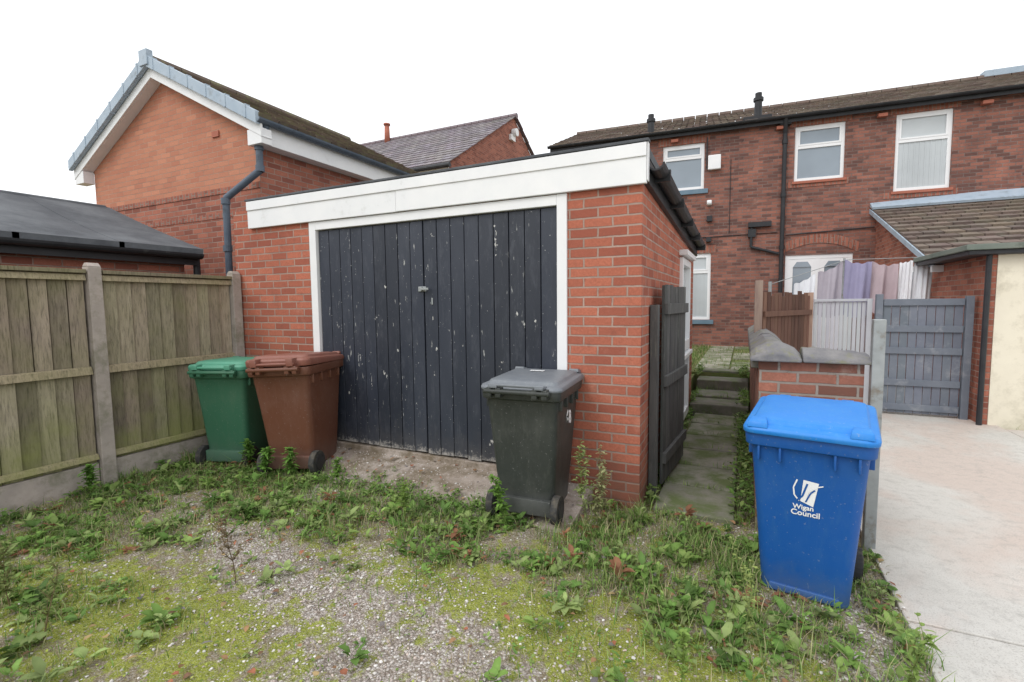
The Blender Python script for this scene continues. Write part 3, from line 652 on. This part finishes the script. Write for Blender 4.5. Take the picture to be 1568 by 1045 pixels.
# lean-to extension
L=empty('tiled_roof_extension')
ex=2.78
mb=MB()
mb.poly([(ex,9.95,0),(ex,14.4,0),(ex,14.4,3.68),(ex,9.95,2.13)],[(3,2,1,0)]); mb.poly([(ex,9.95,0),(10,9.95,0),(10,9.95,2.13),(ex,9.95,2.13)],[(0,1,2,3)])
mb.build('walls',[M['rbrick']],L)
mb=MB(); tile_roof(mb,(ex-.12,9.65,2.12),(10,9.65,2.12),(ex-.12,14.45,3.80),(10,14.45,3.80),15,24,0,.055)
mb.build('roof',[M['tile']],L)
mb=MB(); mb.hexa([(ex-.14,14.1,3.72),(10,14.1,3.72),(10,14.5,3.9),(ex-.14,14.5,3.9),(ex-.14,14.08,3.77),(10,14.08,3.77),(10,14.5,4.0),(ex-.14,14.5,4.0)])
mb.hexa([(ex-.15,9.63,2.02),(ex-.125,9.63,2.02),(ex-.125,14.4,3.69),(ex-.15,14.4,3.69),(ex-.15,9.63,2.12),(ex-.125,9.63,2.12),(ex-.125,14.4,3.79),(ex-.15,14.4,3.79)])
mb.build('lead_flashing',[M['palegutter']],L)
mb=MB(); mb.box(ex-.04,ex-.005,10.6,11.7,1.0,2.2,0); mb.box(ex-.05,ex-.041,10.7,11.6,1.1,2.1,1); mb.box(ex-.2,10,9.55,9.64,2.02,2.12,0)
mb.build('window',[M['upvc'],M['glass']],L)

# outbuilding right
O=empty('cream_outbuilding')
mb=MB()
mb.box(2.80,9,8.02,9.9,-.1,2.14,0); mb.box(2.72,2.798,8.03,9.8,-.1,2.14,1)
mb.build('walls',[M['cream'],M['rbrick']],O)
mb=MB(); mb.box(2.45,9.2,7.86,10.0,2.20,2.27,0); mb.box(2.48,9.2,7.89,9.95,2.142,2.198,1)
mb.build('roof',[M['feltg'],M['black']],O,bevel=.008)
mb=MB(); mb.cyl((2.70,7.97,2.14),(2.70,7.97,0),.03,10); mb.build('downpipe',[M['black']],O)
mb=MB()
pts=[(3.25+.9*(1-math.cos(t*math.pi/12)),8.012,.05+1.15*math.sin(t*math.pi/12)) for t in range(7)]
mb.pipe(pts,.012,6); mb.build('arched_marking',[M['concrete']],O)

mb=MB()
mb.box(1.64,1.72,8.24,8.32,0,1.68,0); mb.box(2.60,2.68,8.24,8.32,0,1.64,0)
plank_panel(mb,(1.73,8.30),(2.59,8.30),.04,1.60,9,.02,0,.002,.006,(.9,1.1))
for z in (.08,.42,.86,1.16,1.52): mb.box(1.73,2.59,8.262,8.286,z,z+.09,0)
mb.build('yard_gate',[M['greypaint']],bevel=.004)
mb=MB(); plank_panel(mb,(.86,8.36),(1.60,8.36),.06,1.58,14,.02,0,.001,.008,(.96,1.04)); mb.box(.84,1.62,8.32,8.40,1.585,1.62)
mb.box(1.55,1.61,8.3,8.36,0,1.62)
mb.build('corrugated_panel',[M['lightgrey']],bevel=.004)
mb=MB(); plank_panel(mb,(.20,6.9),(.86,8.32),.3,1.70,14,.02,0,.04,.012,(.6,1.3)); 
for z in(.6,1.4): rail(mb,(.20,6.9),(.86,8.32),z,z+.07,.012,.03)
mb.box(.11,.20,6.82,6.92,0,1.86,0,(1.9,2.6,3.0)); mb.box(.83,.90,8.28,8.35,0,1.72,0,(2.4,3.0,3.2))
mb.build('brown_fence',[M['brownwood']],bevel=.003)

# boundary wall and pier
B=empty('boundary_brick_wall')
mb=MB(); mb.box(.10,.70,3.74,3.98,-.1,1.19); mb.box(.10,.325,3.98,8.9,-.1,1.10); mb.build('walls',[M['pbrick']],B,bevel=.004)
mb=MB()
y=3.95
while y<8.8:
    L_=random.uniform(.42,.55)
    j=random.uniform(-.01,.01)
    mb.hexa([(.05,y,1.11),(.375,y,1.11),(.375,y+L_,1.11),(.05,y+L_,1.11),(.05,y,1.16),(.375,y,1.16),(.375,y+L_,1.16),(.05,y+L_,1.16)])
    mb.hexa([(.05,y,1.161),(.375,y,1.161),(.375,y+L_,1.161),(.05,y+L_,1.161),(.18,y,1.25+j),(.25,y,1.25+j),(.25,y+L_,1.25+j),(.18,y+L_,1.25+j)])
    y+=L_+.008
def rough_cap(x0,x1,y0_,y1_,zb,prof,n=9):
    rings=[]
    for i in range(n+1):
        u=i/n;x=x0+(x1-x0)*u;zt_=prof(u)
        o=random.uniform(-.008,.008)
        rings.append([Vector((x,y0_+o,zb)),Vector((x,y1_,zb)),Vector((x,y1_,zb+.04+random.uniform(-.006,.006))),Vector((x,(y0_+y1_)/2+.05,zt_+random.uniform(-.006,.006))),Vector((x,(y0_+y1_)/2-.06,zt_+random.uniform(-.006,.006))),Vector((x,y0_+o+.01,zb+(zt_-zb)*.45))])
    mb.loft(rings)
rough_cap(.04,.35,3.67,4.0,1.192,lambda u:1.235+.085*max(0,math.sin(math.pi*u))**.8)
rough_cap(.355,.73,3.685,4.01,1.192,lambda u:1.285-.03*u)
mb.build('coping_stones',[M['stone']],B,bevel=.010)
mb=MB(); mb.box(.725,.79,3.68,3.745,-.05,1.48); mb.build('metal_post',[M['metal']],bevel=.005)
# washing line with laundry
W=empty('washing_line')
mb=MB()
def cloth(x0,x1,zt0,zt1,zb,y,c_,amp=.04,fr=9,sag=.03):
    nx=26;nzz=8;vs=[];fs=[]
    for j in range(nzz+1):
        for i in range(nx+1):
            u=i/nx;v_=j/nzz;zt_=zt0*(1-u)+zt1*u
            vs.append((x0+(x1-x0)*u,y+amp*math.sin(u*fr+v_*1.2)*(0.3+v_)+.015*math.sin(u*23+v_*3),zt_-sag*math.sin(math.pi*u)-(zt_-zb)*v_+.01*math.sin(u*17)))
    for j in range(nzz):
        for i in range(nx):
            q=j*(nx+1)+i; fs.append((q,q+1,q+nx+2,q+nx+1))
    mb.poly(vs,fs,0,c_)
cloth(1.14,1.50,2.10,2.28,1.35,10.0,(.50,.46,.52),.06,8,.05); cloth(1.52,1.90,2.29,2.25,1.35,9.96,(.36,.34,.50),.06,7,.05); cloth(1.91,2.26,2.25,2.20,1.4,10.01,(.55,.44,.47),.06,11,.05)
cloth(2.27,2.44,2.20,2.24,1.5,9.97,(.92,.92,.95),.03,5,.01); cloth(2.46,2.70,2.27,2.28,1.45,9.97,(.90,.92,.96),.04,7,.02)
cloth(.78,1.10,1.90,2.08,1.3,10.0,(.86,.88,.92),.05,6,.03)
ob=mb.build('laundry',[M['cloth']],W); 
for p in ob.data.polygons: p.use_smooth=True
mb=MB(); mb.pipe([(.4,9.9,1.9),(1.55,10,2.29),(2.75,10,2.28)],.006,6); mb.cyl((.4,9.9,0),(.4,9.9,1.95),.03,10); mb.cyl((1.52,10.03,0),(1.52,10.03,2.32),.018,8); mb.build('line_and_pole',[M['metal']],W)

# ------------------------------------------------------------------ wheelie bins
def rr(hw,y0,y1,r,z,n=5,tilt=0):
    pts=[]
    for cx_,cy_,a0 in((hw-r,y1-r,0),(-hw+r,y1-r,90),(-hw+r,y0+r,180),(hw-r,y0+r,270)):
        for i in range(n+1):
            t=R(a0+90*i/n); yy=cy_+r*math.sin(t); pts.append(Vector((cx_+r*math.cos(t),yy,z+tilt*(yy+.33))))
    return pts
def wheelie_bin(name,loc,rz,mbody,mlid,lean=(0,0),tilt=.07,sc=1):
    e_=empty(name,loc,0); e_.rotation_euler=(lean[0],lean[1],rz); e_.scale=(sc,sc,sc)
    mb=MB()
    mb.loft([rr(.18,-.19,.20,.05,.025),rr(.205,-.215,.225,.055,.05),rr(.222,-.240,.25,.05,.30),rr(.243,-.268,.28,.05,.60),rr(.262,-.296,.31,.05,.86),rr(.268,-.303,.318,.05,.885)],0,caps=True)
    mb.loft([rr(.270,-.305,.32,.05,.87),rr(.288,-.328,.338,.055,.88),rr(.293,-.333,.342,.055,.95),rr(.275,-.315,.325,.05,.951)],0,caps=True)
    for k in (-.22,-.12,.12,.22):
        mb.box(k-.006,k+.006,-.322,-.27,.80,.88); 
    for k in(-.2,-.05,.1,.24):
        for sx_ in(-1,1): mb.box(min(sx_*.245,sx_*.283),max(sx_*.245,sx_*.283),k-.006,k+.006,.80,.88)
    mb.box(-.16,.16,-.232,-.2,.06,.10)
    for sx_ in(-.2,-.13,.13,.2): mb.box(sx_-.02,sx_+.02,.335,.40,.90,.965)
    mb.cyl((-.235,.388,.94),(.235,.388,.94),.018,12)
    mb.box(-.2,.2,.17,.27,.05,.16)
    mb.build('body',[mbody],e_,bevel=.004,smooth=True)
    mb=MB()
    mb.loft([rr(.285,-.33,.33,.055,.953,tilt=tilt*.2),rr(.298,-.352,.345,.06,.945,tilt=tilt*.4),rr(.300,-.356,.348,.06,.968,tilt=tilt),rr(.292,-.345,.335,.055,.985,tilt=tilt),rr(.262,-.305,.29,.05,.992,tilt=tilt),rr(.250,-.29,.275,.05,1.012,tilt=tilt),rr(.20,-.22,.23,.05,1.022,tilt=tilt),rr(.06,-.06,.06,.03,1.026,tilt=tilt)],0)
    for sx_ in(-.225,.225):
        mb.hexa([(sx_-.05,-.352,.978),(sx_+.05,-.352,.978),(sx_+.04,-.27,1.0),(sx_-.04,-.27,1.0),(sx_-.045,-.34,1.01),(sx_+.045,-.34,1.01),(sx_+.035,-.28,1.025),(sx_-.035,-.28,1.025)])
    for sx_ in(-.165,.165): mb.box(sx_-.03,sx_+.03,.32,.405,.965,.995+tilt*.6)
    mb.cyl((-.2,.39,.985),(.2,.39,.985),.012,10)
    mb.build('lid',[mlid],e_,bevel=.004,smooth=True)
    mb=MB()
    for sx_ in(-1,1):
        a=sx_*.215;b=sx_*.265
        mb.cyl((a,.235,.10),(b,.235,.10),.10,24,0); mb.cyl((b,.235,.10),(b+sx_*.006,.235,.10),.06,20,1)
    mb.cyl((-.26,.235,.10),(.26,.235,.10),.012,10,1)
    mb.build('wheels',[M['tyre'],M['black']],e_,bevel=.006)
    return e_
blue=wheelie_bin('blue_wheelie_bin',(.345,3.07,-.015),R(-9),M['binblue'],M['binbluelid'],sc=.985)
blk=wheelie_bin('black_wheelie_bin',(-1.40,3.29,.065),R(184),M['binblack'],M['binblacklid'],lean=(0,0),tilt=-.02)
brn=wheelie_bin('brown_wheelie_bin',(-3.82,3.29,.055),R(198),M['binbrown'],M['binbrownlid'],lean=(0,R(2.5)),tilt=.06,sc=1.05)
grn=wheelie_bin('green_wheelie_bin',(-4.66,3.22,.03),R(200),M['bingreen'],M['bingreenlid'],tilt=.03,sc=1.01)

alpha=math.atan(.093/.8)
def front_y(z): return -(.240+(z-.30)*.0945)
def onface(x,z,off): return Vector((x,front_y(z)-off,z))
mb=MB()
def quadf(pts,off,mat): mb.poly([onface(x,z,off) for x,z in pts],[tuple(range(len(pts)))],mat)
quadf([(-.024,.60),(.034,.578),(.056,.71),(-.012,.718)],.0025,0)
def stroke(pts,wd,off,mat):
    for (a,b) in zip(pts[:-1],pts[1:]):
        a=Vector(a);b=Vector(b);d=(b-a).normalized();n_=Vector((-d.y,d.x))*wd/2
        quadf([tuple(a-n_),tuple(b-n_),tuple(b+n_),tuple(a+n_)],off,mat)
stroke([(-.03,.60),(-.052,.63),(-.056,.67),(-.04,.715)],.007,.0025,0)
stroke([(-.04,.60),(-.015,.63),(.0,.68),(.006,.70)],.009,.004,1)
stroke([(-.005,.60),(.01,.655),(.05,.69),(.075,.70)],.006,.0045,0); stroke([(.0,.60),(.02,.65),(.04,.672)],.007,.005,1)
mb.build('council_logo',[M['white'],M['binblue']],blue)
def text(s_,size,x,z,parent,yo,rot=0,mat=M['white']):
    cu=bpy.data.curves.new('lettering','FONT'); cu.body=s_; cu.size=size; cu.align_x='CENTER'; cu.extrude=.0008; cu.offset=.0008
    o=bpy.data.objects.new('lettering',cu); col.objects.link(o); cu.materials.append(mat); o.parent=parent
    o.rotation_euler=(R(90)+alpha,rot,0); o.location=(x,yo,z); return o
text('Wigan',.036,-.01,.556,blue,front_y(.558)-.003); text('Council',.042,0,.522,blue,front_y(.525)-.003)
cu=bpy.data.curves.new('house_number','FONT'); cu.body='68'; cu.size=.13; cu.extrude=.0006; cu.offset=.003
o=bpy.data.objects.new('house_number',cu); col.objects.link(o); cu.materials.append(M['white']); o.parent=blk
o.rotation_euler=(R(86),R(12),R(-90)); o.location=(-.262,.06,.68)
mb=MB(); mb.box(-.05,.06,-.1,-.06,1.0265,1.0285); mb.build('label',[M['white']],blk)

# ------------------------------------------------------------------ vegetation
def dens(x,y):
    d=.12+.85*sm(2.25,2.6,y)*sm(3.3,2.95,y)+.65*sm(-3.5,-4.4,x)+.55*sm(-1.1,-.5,x)*sm(2.0,2.4,y)+.3*sm(-3,-3.8,x)+.35*ga(x,y,-3.2,1.0,.8,.35)
    d=d+ .8*sm(-.95,-.8,x)*sm(3.6,3.4,y)*sm(2.6,2.9,y)
    ap=(x>-4.15)&(x<-1.1)&(y>3.02); d=np.where(ap,.02,d)
    d=d*(1-.9*gravel(x,y))
    nn=pn(x,y,2.6,7.7); d=d*np.clip(.7+2.1*nn,0.03,1.7)
    d=np.where((x>.68)&(pn(x,y,5,1)<.05),d*.15,d); d=np.where((x>.76)|(y>3.66),0,d)
    d=np.where((x>.1)&(x<.56)&(y>2.86)&(y<3.5),0,d)
    return np.clip(d,0,1)
def sample(n,x0=-5.12,x1=.80,y0=.35,y1=3.66,f=dens):
    x=rng.uniform(x0,x1,n);y=rng.uniform(y0,y1,n);k=rng.uniform(0,1,n)<f(x,y);return x[k],y[k]
def grass(x,y,z,hmin,hmax,w_,cols,bend=.6):
    n=len(x);h_=rng.uniform(hmin,hmax,n)*rng.uniform(.6,1,n);a=rng.uniform(0,2*np.pi,n);wd=w_*rng.uniform(.6,1.3,n)
    dx,dy=np.cos(a),np.sin(a);px_,py_=-dy*wd/2,dx*wd/2;b=h_*bend*rng.uniform(.2,1.2,n)
    base=np.stack([x,y,z],-1)
    P=lambda fx_,fz,s_: base+np.stack([dx*b*fx_+px_*s_,dy*b*fx_+py_*s_,h_*fz],-1)
    V=np.stack([P(0,0,1),P(0,0,-1),P(.3,.6,-.8),P(.3,.6,.8),P(1,1,0)],1).reshape(-1,3)
    i=np.arange(n)*5; Q=np.stack([i,i+1,i+2,i+3],-1);Tt=np.stack([i+3,i+2,i+4],-1)
    cols=np.array(cols); c0=cols[rng.integers(0,len(cols),n)]*rng.uniform(.75,1.25,(n,1))
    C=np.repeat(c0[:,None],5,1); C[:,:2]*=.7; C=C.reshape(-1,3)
    return V,[Q,Tt],C
def leaves(x,y,z,a,tilt,l,w_,c0):
    n=len(x);d=np.stack([np.cos(a)*np.cos(tilt),np.sin(a)*np.cos(tilt),np.sin(tilt)],-1);s_=np.stack([-np.sin(a),np.cos(a),np.zeros(n)],-1)
    u_=np.cross(s_,d)*-1; u_=np.where(u_[:,2:3]<0,-u_,u_)
    b=np.stack([x,y,z],-1);l=l[:,None];w_=w_[:,None]
    V=np.stack([b,b+d*l*.35+s_*w_*.5+u_*w_*.15,b+d*l*.75+s_*w_*.38+u_*w_*.1-u_*l*.05,b+d*l-u_*l*.18,b+d*l*.75-s_*w_*.38+u_*w_*.1-u_*l*.05,b+d*l*.35-s_*w_*.5+u_*w_*.15,b+d*l*.5],1).reshape(-1,3)
    i=np.arange(n)*7; F=[np.stack([i,i+1,i+6],-1),np.stack([i+1,i+2,i+6],-1),np.stack([i+2,i+3,i+6],-1),np.stack([i+3,i+4,i+6],-1),np.stack([i+4,i+5,i+6],-1),np.stack([i+5,i,i+6],-1)]
    F=[np.concatenate(F)]
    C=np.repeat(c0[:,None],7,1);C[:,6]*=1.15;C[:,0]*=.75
    return V,F,C.reshape(-1,3)
def zat(x,y): return gz(x,y)+.0
greens=[(.25,.40,.10),(.19,.33,.08),(.32,.44,.13),(.155,.27,.07),(.37,.46,.18)]
dry=[(.54,.46,.29),(.44,.36,.22),(.44,.43,.22)]
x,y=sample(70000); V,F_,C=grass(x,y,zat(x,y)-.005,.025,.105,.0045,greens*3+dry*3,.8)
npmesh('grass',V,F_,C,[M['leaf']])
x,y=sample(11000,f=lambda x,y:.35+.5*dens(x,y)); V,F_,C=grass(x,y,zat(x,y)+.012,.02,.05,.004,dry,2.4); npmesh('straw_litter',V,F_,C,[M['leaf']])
def tufts(centres):
    X_=[];Y_=[]
    for cx_,cy_,r_,n in centres:
        X_.append(rng.normal(cx_,r_,n));Y_.append(rng.normal(cy_,r_,n))
    return np.concatenate(X_),np.concatenate(Y_)
tc_=[(.02,2.95,.06,200),(-.1,3.05,.1,250),(.66,2.3,.08,160),(.62,2.0,.08,200),(-.35,3.2,.12,300),(-.8,3.1,.1,260),(-.6,2.7,.15,220),(.4,2.2,.15,160),(-5.0,2.9,.06,160),(-5.05,2.4,.05,140),(-1.75,2.95,.15,160),(-2.6,2.85,.25,220),(-.65,3.45,.06,120),(-1.1,2.85,.1,160),(3.5,7.75,.2,200),(4.2,7.75,.25,250),(-3.5,2.95,.3,260),(.75,2.6,.03,60),(-4.4,2.7,.3,260),(-3.0,2.6,.3,160),(-1.9,2.65,.3,160),(-4.2,1.9,.3,160),(-.3,2.4,.3,180),(.1,2.6,.15,150)]
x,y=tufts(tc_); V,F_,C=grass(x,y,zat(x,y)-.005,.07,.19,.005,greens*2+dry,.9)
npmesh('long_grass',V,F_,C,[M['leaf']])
xc,yc=sample(6200); A=[]
for cx_,cy_ in zip(xc,yc):
    n=random.randint(5,11);k=random.choice([.5,.6,.8,1,1.1,1.5,1.9]);base=np.array(random.choice(greens))*random.uniform(.65,1.15)
    if random.random()<.05: base=np.array((.36,.17,.10))
    hh=random.uniform(0,.11)*random.random()
    for j in range(n):
        a=random.uniform(0,6.283);A.append((cx_+math.cos(a)*.01,cy_+math.sin(a)*.01,hh*random.random()+.008,a,random.uniform(.05,.9),k*random.uniform(.02,.055),k*random.uniform(.012,.030),*(base*random.uniform(.8,1.2))))
A=np.array(A); V,F_,C=leaves(A[:,0],A[:,1],A[:,2]+zat(A[:,0],A[:,1]),A[:,3],A[:,4],A[:,5],A[:,6],A[:,7:10])
npmesh('broadleaf_weeds',V,F_,C,[M['leaf']])
fm=lambda x,y: np.clip(.20+.8*dens(x,y),0,1)*(1-.6*gravel(x,y))*(~((x>-4.15)&(x<-1.1)&(y>3.03)))*(x<.74)
x,y=sample(34000,f=fm); n=len(x); mg=np.array([(.23,.34,.08),(.38,.43,.09),(.19,.28,.07),(.42,.44,.14)])
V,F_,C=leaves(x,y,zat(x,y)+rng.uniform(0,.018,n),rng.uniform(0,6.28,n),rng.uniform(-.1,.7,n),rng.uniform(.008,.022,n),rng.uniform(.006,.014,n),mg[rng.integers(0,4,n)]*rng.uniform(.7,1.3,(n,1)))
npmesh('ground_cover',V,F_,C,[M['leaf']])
x,y=sample(800,f=lambda x,y:np.ones_like(x)*.8); n=len(x); fc=np.array([(.40,.23,.13),(.50,.35,.19),(.32,.18,.12),(.42,.16,.10),(.26,.23,.24)])
zl=np.where((x>-4.25)&(x<-1.05)&(y>3.0),apz(y)-.005,zat(x,y)+.0)
V,F_,C=leaves(x,y,zl+rng.uniform(.012,.04,n),rng.uniform(0,6.28,n),rng.uniform(-.3,.4,n),rng.uniform(.02,.055,n),rng.uniform(.015,.035,n),fc[rng.integers(0,5,n)]*rng.uniform(.7,1.3,(n,1)))
npmesh('fallen_leaves',V,F_,C,[M['leaf']])
fg=lambda x,y: np.clip(gravel(x,y)*1.2+.22+.06*(y>3.0),0,1)*(x<.80)
x,y=sample(36000,f=fg); n=len(x); r=rng.uniform(.003,.009,n)*rng.uniform(.6,1.25,n)
oct_=np.array([(1,0,0),(0,1,0),(-1,0,0),(0,-1,0),(0,0,1),(.6,.6,.5),(-.6,.55,.55),(-.55,-.6,.5),(.6,-.6,.55)])
a=rng.uniform(0,6.28,n);ca,sa=np.cos(a),np.sin(a);sc_=np.stack([r*rng.uniform(.8,1.5,n),r*rng.uniform(.7,1.1,n),r*rng.uniform(.6,1,n)],-1)
onap=(x>-4.25)&(x<-1.05)&(y>3.0)
zb_=np.where(onap,apz(y),zat(x,y)+np.array(pn(x,y,1.6,3.1))*.02+.001); zb_=np.where(x>.76,.013,zb_)
L_=oct_[None]*sc_[:,None]*rng.uniform(.85,1.15,(n,9,1)); V=np.stack([L_[...,0]*ca[:,None]-L_[...,1]*sa[:,None]+x[:,None],L_[...,0]*sa[:,None]+L_[...,1]*ca[:,None]+y[:,None],L_[...,2]+zb_[:,None]],-1).reshape(-1,3)
tri=np.array([(0,5,4),(5,1,4),(1,6,4),(6,2,4),(2,7,4),(7,3,4),(3,8,4),(8,0,4),(0,1,5),(1,2,6),(2,3,7),(3,0,8)])
F_=(tri[None]+(np.arange(n)*9)[:,None,None]).reshape(-1,3)
pc=np.array([(.58,.53,.49),(.48,.41,.37),(.70,.67,.63),(.38,.33,.29),(.57,.47,.41),(.78,.76,.73)])
C=np.repeat((pc[rng.integers(0,6,n)]*rng.uniform(.75,1.15,(n,1)))[:,None],9,1).reshape(-1,3)
npmesh('gravel',V,[F_],C,[M['pebble']])
n=260; X_=rng.uniform(-4.1,-1.7,n);Y_=3.0+np.abs(rng.normal(0,.10,n)); rep=rng.integers(4,9,n)
X_=np.repeat(X_,rep)+rng.normal(0,.012,rep.sum());Y_=np.repeat(Y_,rep)+rng.normal(0,.012,rep.sum());n=len(X_)
V,F_,C=leaves(X_,Y_,apz(np.clip(Y_,3,3.6))+rng.uniform(0,.05,n),rng.uniform(0,6.28,n),rng.uniform(0,.9,n),rng.uniform(.02,.05,n),rng.uniform(.01,.022,n),np.array(greens)[rng.integers(0,5,n)]*rng.uniform(.6,1.1,(n,1)))
npmesh('apron_weeds',V,F_,C,[M['leaf']])
def weed(name,x0,y0,h_,stemc,leafc,nb=9,ls=.05,spread=.35,heads=None):
    mb=MB(); A=[]
    def stem(p,d,L_,r0,lev):
        seg=5;q=Vector(p)
        for i in range(seg):
            d2=(d+Vector((random.uniform(-.12,.12),random.uniform(-.12,.12),random.uniform(-.02,.08)))).normalized()
            q2=q+d2*L_/seg; mb.cyl(q,q2,r0*(1-i/seg*.6),5,0,stemc,r1=r0*(1-(i+1)/seg*.6)); 
            for k in range(3 if lev==0 else 2):
                t=random.random();b_=q.lerp(q2,t);A.append((b_.x,b_.y,b_.z,random.uniform(0,6.28),random.uniform(-.2,.8),ls*random.uniform(.5,1.2)*(1-.5*i/seg),ls*.35*random.uniform(.5,1.2)))
            if lev==0 and i>=1:
                for k in range(nb//4+1):
                    a=random.uniform(0,6.28); stem(q2,Vector((math.cos(a)*spread*1.8,math.sin(a)*spread*1.8,1)).normalized(),L_*random.uniform(.18,.38)*(1.2-i/seg*.5),r0*.5,1)
            q=q2;d=d2
        if heads: 
            for k in range(5): A.append((q.x,q.y,q.z,random.uniform(0,6.28),random.uniform(.2,1.2),.014,.01))
    stem((x0,y0,float(gz(np.array(x0),np.array(y0)))-.01),Vector((random.uniform(-.15,.15),random.uniform(-.15,.15),1)).normalized(),h_,.0035,0)
    e_=empty(name); mb.build('stems',[M['leaf']],e_)
    A=np.array(A);n=len(A); V,F_,C=leaves(*[A[:,i] for i in range(7)],np.array(leafc)[None]*rng.uniform(.7,1.3,(n,1)))
    npmesh('leaves',V,F_,C,[M['leaf']],e_)
weed('dead_weed_plant',-2.62,1.72,.44,(.26,.19,.13),(.24,.18,.11),18,.03,.45,True)
weed('weed_plant',-.93,3.05,.52,(.25,.28,.10),(.30,.36,.14),10,.06,.2,True)
weed('weed_plant',-.80,3.2,.46,(.25,.22,.12),(.42,.40,.22),10,.05,.2,True)
weed('weed_plant',-.86,3.12,.40,(.25,.22,.12),(.42,.42,.22),10,.05,.2,True)
weed('weed_plant',-3.2,.85,.46,(.30,.20,.12),(.24,.26,.10),10,.04,.35,True)
weed('weed_plant',-3.0,1.0,.36,(.28,.2,.12),(.24,.28,.10),8,.04,.35)
weed('weed_plant',-3.45,1.05,.34,(.28,.2,.12),(.24,.28,.10),8,.05,.35)
weed('weed_plant',.12,2.25,.50,(.26,.32,.12),(.36,.42,.14),3,.035,.25,True)
weed('weed_plant',.03,2.42,.32,(.26,.32,.12),(.36,.42,.14),3,.035,.25,True)
weed('weed_plant',.60,2.25,.32,(.26,.30,.10),(.26,.36,.10),5,.05,.3)
weed('weed_plant',-1.45,2.92,.34,(.16,.26,.06),(.22,.38,.08),8,.07,.3)
weed('weed_plant',-3.15,3.02,.22,(.16,.26,.06),(.22,.38,.08),6,.07,.3)
weed('weed_plant',-3.65,2.98,.26,(.16,.26,.06),(.18,.34,.07),8,.08,.3)
weed('weed_plant',-4.3,3.0,.24,(.16,.26,.06),(.18,.34,.07),8,.08,.3)
weed('weed_plant',-3.9,2.9,.26,(.16,.26,.06),(.18,.34,.07),8,.08,.3)
weed('weed_plant',-4.95,2.05,.24,(.16,.26,.06),(.18,.34,.07),8,.08,.3)
weed('weed_plant',-.2,1.95,.26,(.2,.26,.06),(.25,.36,.09),5,.04,.3)
weed('weed_plant',-2.2,2.75,.26,(.2,.26,.06),(.25,.36,.09),6,.06,.3)
X_=np.concatenate([rng.uniform(-.03,.08,700),rng.uniform(-.69,-.61,500),rng.uniform(-.6,.1,300)]);Y_=np.concatenate([rng.uniform(3.7,8.6,700),rng.uniform(3.7,8.6,500),rng.choice([4.31,4.9,5.5,6.1,6.7,7.24,7.76,8.36],300)+rng.normal(0,.02,300)])
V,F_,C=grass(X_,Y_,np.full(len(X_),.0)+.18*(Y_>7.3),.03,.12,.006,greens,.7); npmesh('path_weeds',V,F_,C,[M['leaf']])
n=1900; X_=np.where(rng.uniform(0,1,n)<.65,rng.normal(.03,.05,n),rng.normal(-.66,.02,n)); Y_=rng.uniform(3.8,9.2,n)
V,F_,C=leaves(X_,Y_,rng.uniform(.0,.12,n)+.3*(Y_>8.3)+.1*(Y_>7.3),rng.uniform(0,6.28,n),rng.uniform(0,.9,n),rng.uniform(.03,.08,n),rng.uniform(.015,.04,n),np.array(greens)[rng.integers(0,5,n)]*rng.uniform(.5,1.0,(n,1)))
npmesh('path_edge_plants',V,F_,C,[M['leaf']])
n=6000; X_=rng.uniform(-2.5,.15,n);Y_=rng.uniform(8.9,14,n); kk=~((X_>-.8)&(X_<.36))|(rng.uniform(0,1,n)<.25);X_=X_[kk];Y_=Y_[kk]
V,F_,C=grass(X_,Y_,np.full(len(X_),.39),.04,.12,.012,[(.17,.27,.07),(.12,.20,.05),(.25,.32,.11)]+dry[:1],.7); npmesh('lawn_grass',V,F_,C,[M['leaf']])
